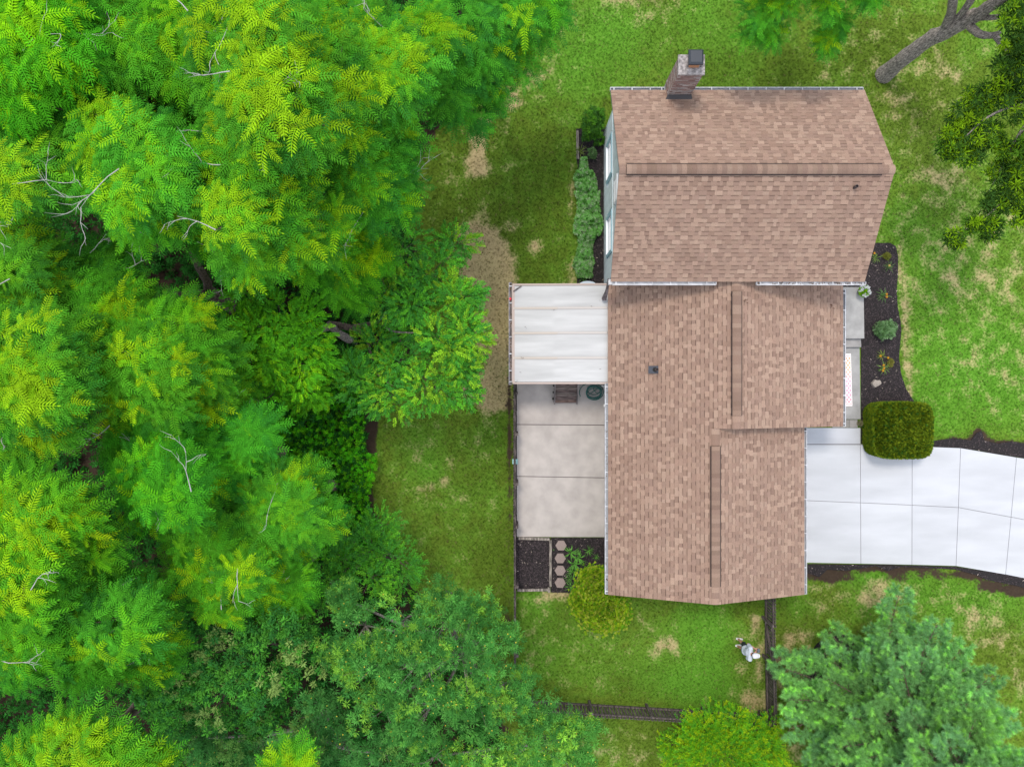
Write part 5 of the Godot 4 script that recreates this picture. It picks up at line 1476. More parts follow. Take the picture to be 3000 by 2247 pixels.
	var cap := body_field([[head + Vector3(-0.02, 0.035, 0), head + Vector3(0.03, 0.03, 0), 0.103, 0.096]], 0.008, 0.01, [[head + Vector3(0, 0.030, 0), Vector3(-0.12, -1, 0).normalized()]])
	part("cap", cap, M.cap, o)
	var bill := Shape.new()
	var bp := PackedVector2Array()
	for i in 13: bp.append(Vector2(head.x + 0.085 + 0.085 * sin(PI * i / 12.0), head.z - 0.085 * cos(PI * i / 12.0)))
	bp.append(Vector2(head.x + 0.05, head.z + 0.08)); bp.append(Vector2(head.x + 0.05, head.z - 0.08))
	bill.prism(bp, head.y + 0.042, head.y + 0.050)
	part("cap_bill", bill, M.cap, o)
	var badge := Shape.new()
	badge.col = Color(0.05, 0.05, 0.09)
	badge.ball(head + Vector3(-0.118, 0.075, 0.02), Vector3(0.012, 0.02, 0.022), 4, 8)
	part("cap_strap", badge, M.plain, o)
	var hair := body_field([[head + Vector3(-0.03, 0.005, 0), head + Vector3(-0.012, 0.0, 0), 0.094, 0.094]], 0.008, 0.01, [[head + Vector3(0, 0.045, 0), Vector3.UP], [head + Vector3(0.01, 0, 0), Vector3(1, -0.25, 0).normalized()], [head + Vector3(0, -0.055, 0), Vector3.DOWN]])
	part("hair", hair, M.hair, o)
	var rc := thing("remote_control", "dark remote control with a screen, held in both hands of the person", "remote control", o.position + (wl + wr) / 2 + Vector3(0.085, -0.012, 0))
	var bx := Shape.new()
	bx.col = Color(0.05, 0.055, 0.065)
	bx.block(Vector3(-0.04, -0.016, -0.075), Vector3(0.045, 0.016, 0.075))
	part("case", bx, M.plain, rc)
	var scn := Shape.new()
	scn.col = Color(0.10, 0.12, 0.15)
	scn.box(Transform3D(Basis(Vector3.BACK, 0.4), Vector3(0.075, 0.035, 0)), Vector3(0.075, 0.008, 0.15))
	part("screen", scn, M.plain, rc)
	for z in [-0.045, 0.045]:
		var st := Shape.new()
		st.col = Color(0.02, 0.02, 0.022)
		st.lathe(Vector3(0.0, 0.016, z), [[0.006, 0.0], [0.006, 0.012], [0.010, 0.014], [0.0, 0.017]], 8)
		part("stick", st, M.plain, rc)


# ------------------------------------------------------------------ trees
const APART := 300        # leaves that stand as parts of their own, per tree with large compound leaves

func seen(p: Vector3) -> Vector2:
	var d := EYE - p.y
	return Vector2(1500.0 + p.x * FOCAL / d, 1123.5 + p.z * FOCAL / d)

func bark_tube(o: Node3D, called: String, pts: Array, rad: Array, m: Material, sides := 9) -> void:
	# a limb with a slightly crooked line between its joints
	var p := []; var r := []
	for i in pts.size() - 1:
		for k in 4:
			var t := k / 4.0
			var w: float = lerpf(rad[i], rad[i + 1], t)
			var q: Vector3 = pts[i].cubic_interpolate(pts[i + 1], pts[maxi(i - 1, 0)], pts[mini(i + 2, pts.size() - 1)], t)
			p.append(q - o.position + Vector3(rf(-1, 1), 0, rf(-1, 1)) * w * (0.12 if k else 0.0)); r.append(w * rf(0.94, 1.07))
	p.append(pts[-1] - o.position); r.append(rad[-1])
	var s := Shape.new()
	s.tube(p, r, sides)
	part(called, s, m, o)

func dead_twig(o: Node3D, p: Vector3, length: float) -> void:
	var s := Shape.new()
	var a := rf(0, TAU)
	var stack := [[p, Vector3(cos(a), rf(-0.05, 0.25), sin(a)), length, 0.016, 0]]
	while stack.size():
		var e: Array = stack.pop_back()
		var pts := [e[0]]; var rad := [e[3]]
		var d: Vector3 = e[1]; var q: Vector3 = e[0]
		for i in 4:
			d = (d + Vector3(rf(-0.35, 0.35), rf(-0.12, 0.16), rf(-0.35, 0.35))).normalized()
			q += d * e[2] / 4.0
			pts.append(q); rad.append(e[3] * (1.0 - 0.2 * (i + 1)))
			if e[4] < 2 and i > 0 and rng.randf() < 0.75:
				stack.append([q, (d + Vector3(rf(-1, 1), rf(-0.1, 0.3), rf(-1, 1)) * 0.9).normalized(), e[2] * rf(0.4, 0.65), e[3] * 0.65, e[4] + 1])
		for i in pts.size(): pts[i] -= o.position
		s.tube(pts, rad, 4)
	part("dead_branch", s, M.dead, o)

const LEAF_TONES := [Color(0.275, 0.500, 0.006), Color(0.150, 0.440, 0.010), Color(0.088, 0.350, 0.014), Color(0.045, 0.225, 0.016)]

func frond_tree(label: String, lobes: Array, base: Array, tone_bias: float, dead := 4, size := 0.53, apart := APART) -> Node3D:   # lobes: px, py, height, radius
	var o := thing("walnut_tree", label, "tree", at(base[0], base[1], 0), "compound-leaved trees of the wood")
	var top := Vector3.ZERO; var highest := 0.0
	for l in lobes:
		top += at(l[0], l[1], l[2]); highest = maxf(highest, l[2])
	top /= lobes.size()
	var crotch := o.position.lerp(top, 0.55)
	bark_tube(o, "trunk", [o.position - Vector3(0, 0.1, 0), o.position.lerp(crotch, 0.5) + Vector3(rf(-0.2, 0.2), 0, rf(-0.2, 0.2)), crotch], [0.24, 0.19, 0.15], M.bark)
	var fronds := []       # transform, tone, score
	for l in lobes:
		var mid := at(l[0], l[1], l[2])
		var r: float = l[3]
		bark_tube(o, "limb", [crotch, crotch.lerp(mid, 0.5) + Vector3(rf(-0.3, 0.3), rf(0, 0.3), rf(-0.3, 0.3)), mid + Vector3(0, 0.1 * r, 0)], [0.13, 0.085, 0.045], M.bark, 7)
		var tw := Shape.new()
		var n := int((46.0 * r * r + 13) * rf(0.75, 1.25))
		var crested := 0.75 if rng.randf() < 0.35 + tone_bias else 0.22
		for i in n:
			var d := Vector3(rf(-1, 1), rf(-0.25, 1), rf(-1, 1)).normalized()
			var k := sqrt(rf(0.3, 1.0))
			var p := mid + Vector3(d.x, d.y * 0.75, d.z) * r * k
			if i % 3 == 0:
				tw.tube([mid - Vector3(0, r * 0.4, 0) - o.position, mid.lerp(p, 0.6) - Vector3(0, 0.12, 0) - o.position, p - Vector3(0, 0.03, 0) - o.position], [0.028, 0.018, 0.008], 4, false)
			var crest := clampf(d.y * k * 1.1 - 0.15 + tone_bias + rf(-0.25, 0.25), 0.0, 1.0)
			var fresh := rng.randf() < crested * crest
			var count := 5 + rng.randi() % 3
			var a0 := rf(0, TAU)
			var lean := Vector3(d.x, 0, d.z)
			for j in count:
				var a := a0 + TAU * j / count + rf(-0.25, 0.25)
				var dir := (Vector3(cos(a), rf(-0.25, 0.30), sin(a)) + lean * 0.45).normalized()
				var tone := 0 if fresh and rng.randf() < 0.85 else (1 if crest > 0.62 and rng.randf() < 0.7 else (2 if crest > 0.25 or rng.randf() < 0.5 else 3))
				var b := aim(dir, Vector3(rf(-0.25, 0.25), 1, rf(-0.25, 0.25)) + dir * 0.1)
				var t := Transform3D(b.scaled(Vector3.ONE * size * rf(0.62, 1.25)), p - o.position + Vector3(0, rf(-0.05, 0.05), 0))
				var px := seen(p)
				var inside := px.x > 0 and px.x < 3000 and px.y > 0 and px.y < 2247
				fronds.append([t, tone, (p.y + rf(0, 0.5)) if inside else -1.0, rng.randi() % 3])
		part("twigs", tw, M.bark, o)
	var hue := Color(rf(0.80, 1.06), rf(0.92, 1.06), rf(0.8, 1.6))            # every tree its own green
	fronds.sort_custom(func(a, b): return a[2] > b[2])
	var tr := [[], [], []]; var co := [[], [], []]
	for i in fronds.size():
		var f: Array = fronds[i]
		var k := rf(0.82, 1.2)
		if i < apart and f[2] > 0.0:
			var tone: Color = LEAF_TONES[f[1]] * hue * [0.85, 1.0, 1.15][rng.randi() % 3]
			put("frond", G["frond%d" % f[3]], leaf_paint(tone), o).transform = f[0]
		else:
			tr[f[3]].append(f[0])
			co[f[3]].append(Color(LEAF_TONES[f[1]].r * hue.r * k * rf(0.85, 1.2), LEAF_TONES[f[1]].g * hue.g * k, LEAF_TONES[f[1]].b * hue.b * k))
	for k in 3:
		if tr[k].size(): scatter("foliage", G["frond%d" % k], M.leaf, tr[k], co[k], o)
	for i in int(dead * 1.2):
		var l: Array = lobes[rng.randi() % lobes.size()]
		var a := rf(0, TAU)
		dead_twig(o, at(l[0], l[1], l[2]) + Vector3(cos(a) * l[3] * rf(0.3, 0.9), l[3] * rf(0.45, 0.75), sin(a) * l[3] * rf(0.3, 0.9)), rf(0.5, 1.25))
	return o

func leaf_tree(called: String, label: String, group: String, base: Array, lobes: Array, shapes: Array, size: float, per_m2: float, tones: Array, bark: Material, squash := 0.7, specks := 0, lean := 0.0) -> Node3D:
	var o := thing(called, label, "tree", at(base[0], base[1], 0), group)
	var top := Vector3.ZERO
	for l in lobes: top += at(l[0], l[1], l[2])
	top /= lobes.size()
	var crotch: Vector3 = o.position.lerp(top, 0.5)
	if base.size() > 2:
		pass
	else:
		bark_tube(o, "trunk", [o.position - Vector3(0, 0.1, 0), o.position.lerp(crotch, 0.5) + Vector3(rf(-0.2, 0.2), 0, rf(-0.2, 0.2)), crotch], [0.16, 0.13, 0.10], bark)
	var tr := []; var co := []
	for s in shapes:
		tr.append([]); co.append([])
	var sp := []; var sc := []
	for l in lobes:
		var mid := at(l[0], l[1], l[2]); var r: float = l[3]
		if base.size() < 3: bark_tube(o, "limb", [crotch, crotch.lerp(mid, 0.5) + Vector3(rf(-0.2, 0.2), 0.0, rf(-0.2, 0.2)), mid - Vector3(0, r * 0.55, 0)], [0.08, 0.05, 0.025], bark, 6)
		var tw := Shape.new()
		# clumps of shoots on the lobe, with gaps between them
		for c in int(r * r * 9.0 + 5):
			var d := Vector3(rf(-1, 1), rf(-0.35, 1), rf(-1, 1)).normalized()
			var cc := mid + Vector3(d.x, d.y * squash, d.z) * r * sqrt(rf(0.35, 1.0))
			tw.tube([mid - Vector3(0, r * 0.6, 0) - o.position, mid.lerp(cc, 0.5) + Vector3(rf(-0.1, 0.1), -0.3 * r, rf(-0.1, 0.1)) - o.position, cc - Vector3(0, 0.08, 0) - o.position], [0.022, 0.014, 0.006], 4, false)
			var shade := rf(0.8, 1.2)
			var young := rng.randf() < 0.3
			for i in int(per_m2):
				var e := Vector3(rf(-1, 1), rf(-0.8, 1), rf(-1, 1))
				if e.length() > 1.1: continue
				var p := cc + e * Vector3(0.42, 0.24, 0.42)
				var which := rng.randi() % shapes.size()
				var b: Basis
				if shapes[which].begins_with("twig"): b = aim(Vector3(e.x, e.y * 0.3 + rf(-0.3, 0.3), e.z) + Vector3(d.x, 0, d.z) * 0.5, Vector3(rf(-0.4, 0.4), 1, rf(-0.4, 0.4)))
				else: b = Basis.from_euler(Vector3(rf(-0.7, 0.7), rf(0, TAU), rf(-0.7, 0.7)))
				tr[which].append(Transform3D(b.scaled(Vector3.ONE * size * rf(0.75, 1.2)), p - o.position))
				var tone: Color = tones[0] if young and rng.randf() < 0.6 else tones[1 + rng.randi() % (tones.size() - 1)]
				co[which].append(tone * shade * rf(0.85, 1.15))
				if specks and rng.randi() % specks == 0:
					sp.append(Transform3D(Basis(), p - o.position + Vector3(0, 0.05, 0))); sc.append(Color(0.62, 0.50, 0.05))
		part("twigs", tw, bark, o)
	for k in shapes.size():
		if tr[k].size(): scatter("foliage", G[shapes[k]], M.waxy if shapes[k].begins_with("twig") else M.leaf, tr[k], co[k], o)
	if sp.size():
		if not G.has("bud"):
			var b := Shape.new()
			b.ball(Vector3.ZERO, Vector3.ONE * 0.020, 4, 6)
			G.bud = b.mesh()
		scatter("buds", G.bud, M.chip, sp, sc, o)
	return o

func crown(px: float, py: float, h: float, r: float, n: int, sub := 0.42) -> Array:   # n lobes spread over a domed crown
	var out := [[px, py, h + r * 0.25, r * 0.5]]
	var scale := FOCAL / (EYE - h)
	for i in n:
		var a := i * 2.4 + rf(-0.3, 0.3)
		var q := sqrt((i + 0.6) / n) * rf(0.85, 1.05)
		out.append([px + cos(a) * q * (r - sub * r * 0.55) * scale, py + sin(a) * q * (r - sub * r * 0.55) * scale, h + r * 0.45 * (1.0 - q * q * 1.3) + rf(-0.8, 0.6), r * sub * rf(0.55, 1.25)])
	return out

func wood() -> void:
	frond_tree("tall tree filling the top left corner of the picture", crown(110, 110, 9.6, 2.5, 9), [300, 300], 0.15, 4)
	frond_tree("mid-green tree at the top edge, second crown from the left corner", crown(470, 120, 8.8, 2.2, 8), [560, 330], 0.0, 5)
	frond_tree("big lime-crested tree at the top edge with a bare grey branch in it", crown(790, 210, 10.3, 2.3, 9), [890, 420], 0.22, 5)
	frond_tree("bright tree at the top of the wood beside the darker outer tree", crown(1110, 210, 9.0, 2.1, 8), [1150, 420], 0.20, 2)
	frond_tree("low dark-green tree reaching farthest over the north lawn", [[1480, 60, 6.2, 1.0], [1580, 40, 5.8, 0.85], [1400, 170, 6.0, 1.0], [1500, 190, 5.2, 0.75], [1370, 310, 5.4, 0.8], [1440, 270, 5.0, 0.6], [1330, 60, 6.8, 1.0], [1300, 260, 6.2, 0.8]], [1440, 240], -0.25, 1)
	frond_tree("tree at the left edge of the picture, second crown from the top", crown(90, 480, 8.8, 2.0, 8), [260, 600], 0.12, 3)
	frond_tree("lime-crested tree left of the forked trunk's clearing", crown(420, 520, 9.6, 1.9, 8), [560, 640], 0.18, 4)
	frond_tree("large bright tree north of the forked trunk with long drooping lime leaves", crown(760, 590, 9.2, 2.1, 9), [870, 700], 0.2, 4)
	frond_tree("mid-green tree at the wood's edge opposite the house's north gable", crown(1110, 500, 7.4, 1.75, 8), [1180, 600], -0.02, 2)
	frond_tree("small mid-green tree tucked between the wood's edge and the glossy cherry", [[960, 770, 6.6, 0.95], [1060, 740, 6.2, 0.8], [900, 700, 6.8, 0.9], [1020, 840, 5.6, 0.6]], [1010, 820], -0.05, 1)
	frond_tree("yellowest tree, at the left edge half way down", crown(80, 1120, 9.4, 2.0, 8), [280, 1130], 0.2, 3)
	frond_tree("broad mid-green tree just left of the bright round-leaved bush", crown(440, 1060, 8.2, 2.0, 9), [600, 1080], 0.02, 3)
	frond_tree("lime-tipped tree at the left edge below the yellowest one", crown(90, 1580, 9.0, 2.1, 9), [300, 1520], 0.16, 2)
	frond_tree("deep green tree in the heart of the wood above the dark gap", crown(470, 1370, 7.8, 1.8, 8), [620, 1330], -0.18, 3)
	frond_tree("star-shaped tree at the wood's edge beside the lower west lawn", crown(830, 1480, 6.4, 1.6, 10, 0.36), [980, 1420], 0.0, 2)
	frond_tree("deep green tree left of the oval-leaved oak", crown(330, 1830, 7.4, 1.9, 9), [500, 1700], -0.12, 2)
	frond_tree("lime tree at the bottom edge near the left corner", [[130, 2230, 9.6, 0.9], [230, 2180, 9.8, 0.8], [330, 2230, 9.6, 0.85], [430, 2260, 9.2, 0.7], [40, 2280, 9.2, 0.9]], [420, 2050], 0.3, 1)
	frond_tree("lone lime shoot rising from the bottom edge before the willow-leaved oak", [[855, 2235, 8.2, 0.42], [840, 2290, 8.2, 0.6]], [960, 2080], 0.35, 0)

	frond_tree("mid-green tree at the left edge above the yellowest one", crown(50, 850, 8.2, 1.6, 7), [230, 880], 0.0, 2)
	frond_tree("shaded tree between the lime-crested tree and the left edge", crown(270, 820, 7.0, 1.4, 7), [430, 850], -0.2, 2)
	frond_tree("low green tree at the left edge above the litter-floored gap", crown(70, 1840, 7.6, 1.5, 7), [290, 1760], -0.05, 1)
	frond_tree("low green tree between the dark gap and the oval-leaved oak", crown(650, 1640, 6.6, 1.6, 8), [790, 1580], -0.12, 2)
	frond_tree("small low tree filling the wood between the star-shaped tree and the deep green one", crown(690, 1330, 6.4, 1.3, 7), [830, 1320], -0.1, 1)
	frond_tree("shaded tree in the hollow below the top left crowns", crown(330, 300, 7.6, 1.5, 7), [520, 430], -0.25, 4)
	frond_tree("shaded tree in the hollow right of the lime-crested tree", crown(620, 400, 7.6, 1.3, 6), [760, 500], -0.2, 3)

	frond_tree("small bright tree just west of the forked trunk", crown(340, 940, 7.2, 1.3, 7), [500, 970], 0.1, 1)
	frond_tree("slim tree between the forked trunk's clearing and the ivy bank", crown(610, 1190, 6.8, 1.2, 7), [760, 1190], 0.0, 1)
	frond_tree("drooping tree whose leaves hang over the north side of the forked trunk", [[700, 730, 6.8, 0.7], [800, 720, 7.0, 0.8], [900, 720, 6.8, 0.8], [640, 690, 7.2, 0.7], [950, 690, 6.4, 0.7]], [900, 800], 0.05, 1)
	frond_tree("low spreading tree between the star-shaped tree and the oval-leaved oak", crown(820, 1690, 5.4, 1.2, 7), [930, 1620], 0.0, 1)

	# the forked trunk and the other trunks that show in the gaps
	var fk := thing("forked_trunk", "thick brown forked trunk standing bare in the dark gap of the wood", "tree", at(672, 897, 0))
	bark_tube(fk, "trunk", [at(690, 905, 0), at(650, 880, 1.4), at(612, 856, 2.6)], [0.30, 0.25, 0.23], M.bark, 12)
	bark_tube(fk, "limb", [at(622, 862, 2.4), at(560, 865, 3.6), at(490, 872, 5.2), at(440, 880, 6.4)], [0.20, 0.17, 0.15, 0.10], M.bark, 10)
	bark_tube(fk, "limb", [at(612, 858, 2.5), at(606, 825, 3.4), at(585, 790, 4.6), at(560, 740, 6.0)], [0.16, 0.14, 0.12, 0.08], M.bark, 10)
	var tk := thing("bare_trunk", "straight grey-brown trunk seen end-on in the gap left of the ground ivy", "tree", at(725, 1228, 0))
	bark_tube(tk, "trunk", [at(728, 1228, 0), at(688, 1228, 1.4), at(640, 1228, 3.0), at(560, 1230, 5.0)], [0.17, 0.155, 0.14, 0.10], M.bark_grey, 10)
	leaf_tree("locust_tree", "bright round-leaved bushy tree beside the forked trunk", "", [1036, 1004, 1], [[735, 870, 4.6, 0.55], [800, 945, 5.0, 0.8], [885, 960, 4.8, 0.65], [760, 1040, 4.9, 0.85], [860, 1060, 4.8, 0.85], [700, 965, 4.6, 0.65], [915, 1040, 4.5, 0.5], [700, 1090, 4.4, 0.7], [800, 1140, 4.2, 0.75], [650, 1120, 4.2, 0.55], [900, 1130, 3.8, 0.55]], ["twig1"], 0.66, 44, [Color(0.24, 0.58, 0.010), Color(0.13, 0.48, 0.012), Color(0.09, 0.39, 0.016)], M.bark)
	var lt := get_node("locust_tree")
	bark_tube(lt, "trunk", [at(1036, 1004, 0.1), at(1000, 982, 1.2), at(965, 958, 2.2), at(905, 985, 3.0)], [0.165, 0.15, 0.13, 0.08], M.bark_grey, 10)
	var chy := leaf_tree("cherry_tree", "glossy-leaved cherry leaning from the wood over the dry brown strip", "", [1000, 960, 1], [[1050, 760, 4.6, 0.75], [1170, 740, 4.4, 0.75], [1270, 800, 4.2, 0.7], [1325, 880, 4.4, 0.75], [1350, 980, 4.5, 0.65], [1325, 1070, 4.3, 0.65], [1260, 1130, 4.2, 0.7], [1150, 1150, 4.0, 0.65], [1060, 1120, 3.9, 0.6], [1045, 1085, 3.6, 0.42], [1240, 960, 3.8, 0.7], [1300, 1010, 4.6, 0.6], [1120, 860, 3.9, 0.75], [1180, 1050, 4.0, 0.7], [1100, 1010, 3.4, 0.5], [1210, 870, 4.2, 0.7], [1330, 720, 3.4, 0.35], [1345, 1140, 3.8, 0.4]], ["twig0", "twig0", "twig1"], 0.66, 44, [Color(0.22, 0.46, 0.02), Color(0.070, 0.31, 0.026), Color(0.050, 0.25, 0.030), Color(0.10, 0.38, 0.02)], M.bark)
	bark_tube(chy, "trunk", [at(1000, 965, 0), at(965, 950, 1.2), at(1040, 962, 2.2)], [0.15, 0.13, 0.11], M.bark, 9)
	bark_tube(chy, "limb", [at(1035, 958, 2.2), at(1110, 945, 3.0), at(1175, 937, 4.2)], [0.10, 0.075, 0.045], M.bark, 8)
	bark_tube(chy, "limb", [at(1045, 965, 2.3), at(1075, 1000, 3.2), at(1085, 1035, 3.6), at(1105, 1095, 4.0), at(1150, 1130, 4.2)], [0.09, 0.06, 0.045, 0.03, 0.015], M.bark, 8)
	bark_tube(chy, "limb", [at(1115, 946, 3.1), at(1150, 970, 3.8), at(1210, 975, 4.4)], [0.06, 0.04, 0.02], M.bark_grey, 7)
	bark_tube(chy, "limb", [at(1112, 944, 3.0), at(1140, 900, 4.0)], [0.045, 0.02], M.bark_grey, 7)
	leaf_tree("oak_tree", "dark oval-leaved oak between the deep green tree and the willow-leaved oak", "", [760, 1800], [[560, 1960, 5.8, 0.9], [680, 1890, 6.0, 0.9], [800, 1870, 6.0, 0.9], [880, 1930, 5.8, 0.8], [760, 1980, 6.0, 0.9], [640, 2050, 5.8, 0.85], [520, 2070, 5.4, 0.7], [890, 1840, 5.4, 0.7], [460, 2000, 5.2, 0.6], [760, 2090, 5.2, 0.6]], ["tuft1"], 0.95, 26, [Color(0.286, 0.429, 0.117), Color(0.078, 0.312, 0.046), Color(0.052, 0.234, 0.046), Color(0.117, 0.403, 0.046)], M.bark)
	leaf_tree("privet_thicket", "dull green small-leaved thicket at the wood's edge by the lower west lawn", "", [1110, 1600], [[1000, 1650, 3.0, 0.6], [1090, 1600, 3.0, 0.6], [1160, 1640, 3.0, 0.6], [1080, 1700, 2.9, 0.6], [1170, 1700, 2.4, 0.45], [1010, 1570, 2.8, 0.5], [1120, 1540, 2.4, 0.4], [960, 1720, 3.0, 0.6]], ["twig0"], 0.68, 32, [Color(0.156, 0.494, 0.026), Color(0.072, 0.325, 0.039), Color(0.091, 0.377, 0.026)], M.bark)
	leaf_tree("willow_oak", "big grey-green narrow-leaved oak overhanging the south end of the long fence", "narrow-leaved oaks", [1420, 1880], [[1060, 1850, 6.4, 0.9], [1180, 1830, 6.6, 0.9], [1300, 1840, 6.6, 0.9], [1390, 1800, 6.0, 0.7], [1440, 1900, 6.0, 0.8], [1350, 1950, 6.8, 1.0], [1220, 1960, 7.0, 1.0], [1090, 1970, 6.6, 0.9], [1480, 2020, 5.8, 0.8], [1400, 2060, 6.4, 0.9], [1260, 2090, 6.8, 1.0], [1120, 2100, 6.6, 0.9], [1560, 2060, 5.2, 0.6], [1010, 1920, 6.0, 0.7], [1020, 1770, 5.6, 0.5], [1320, 1745, 5.2, 0.5]], ["tuft0"], 1.08, 26, [Color(0.304, 0.607, 0.073), Color(0.112, 0.396, 0.077), Color(0.172, 0.502, 0.099), Color(0.079, 0.290, 0.059)], M.bark_grey, 0.65, 14)
	leaf_tree("willow_oak", "narrow-leaved oak at the bottom edge overhanging the south fence", "narrow-leaved oaks", [1560, 2170], [[1600, 2190, 5.2, 0.8], [1690, 2170, 4.8, 0.65], [1500, 2200, 5.6, 0.8], [1660, 2250, 5.0, 0.7], [1400, 2230, 6.0, 0.8], [1270, 2240, 6.2, 0.8], [1650, 2110, 4.4, 0.5]], ["tuft0"], 1.08, 27, [Color(0.338, 0.650, 0.075), Color(0.138, 0.450, 0.081), Color(0.200, 0.537, 0.100), Color(0.088, 0.325, 0.062)], M.bark_grey, 0.65, 14)
	leaf_tree("willow_oak", "dull narrow-leaved oak at the bottom edge below the dark gap", "narrow-leaved oaks", [960, 2090], [[950, 2100, 5.8, 0.8], [880, 2180, 5.8, 0.8], [1000, 2200, 6.2, 0.9], [760, 2190, 5.4, 0.7], [640, 2200, 5.4, 0.7], [1110, 2230, 6.2, 0.8], [540, 2180, 5.0, 0.6]], ["tuft0"], 1.02, 26, [Color(0.234, 0.468, 0.104), Color(0.091, 0.325, 0.072), Color(0.130, 0.390, 0.091), Color(0.065, 0.247, 0.058)], M.bark_grey, 0.65, 20)

	# undergrowth on the floor of the wood
	var zone: PackedVector2Array = no_grass[0]
	var t := []; var c := []; var t2 := []; var c2 := []
	for i in 26000:
		var px := rf(-250, 1560); var py := rf(-150, 2350)
		var p := at(px, py, rf(0.05, 0.7))
		if not Geometry2D.is_point_in_polygon(Vector2(p.x, p.z), zone): continue
		t.append(Transform3D(Basis.from_euler(Vector3(rf(-0.5, 0.5), rf(0, TAU), rf(-0.5, 0.5))).scaled(Vector3.ONE * rf(0.7, 1.4)), p))
		c.append(Color(0.028, 0.150, 0.020) * rf(0.6, 1.6))
	tag(scatter("undergrowth", G.tuft1, M.leaf, t, c), "dark leafy undergrowth on the floor of the wood", "undergrowth")
	for i in 5200:
		var px := rf(770, 1105); var py := rf(1040, 1640)
		if px > 1092 + 14 * sin(py * 0.02) + maxf(0.0, (py - 1450) * 0.25): continue
		if px > 1068 and py > 1195 and py < 1325: continue
		var p := at(px, py, rf(0.04, 0.75))
		t2.append(Transform3D(Basis.from_euler(Vector3(rf(-0.4, 0.4), rf(0, TAU), rf(-0.4, 0.4))).scaled(Vector3.ONE * rf(0.4, 0.75)), p))
		c2.append((Color(0.10, 0.50, 0.014) if rng.randf() < 0.65 else Color(0.19, 0.60, 0.015)) * rf(0.7, 1.3))
	tag(scatter("ground_ivy", G.tuft1, M.leaf, t2, c2), "bright green ivy covering the ground along the wood's edge", "ground cover")


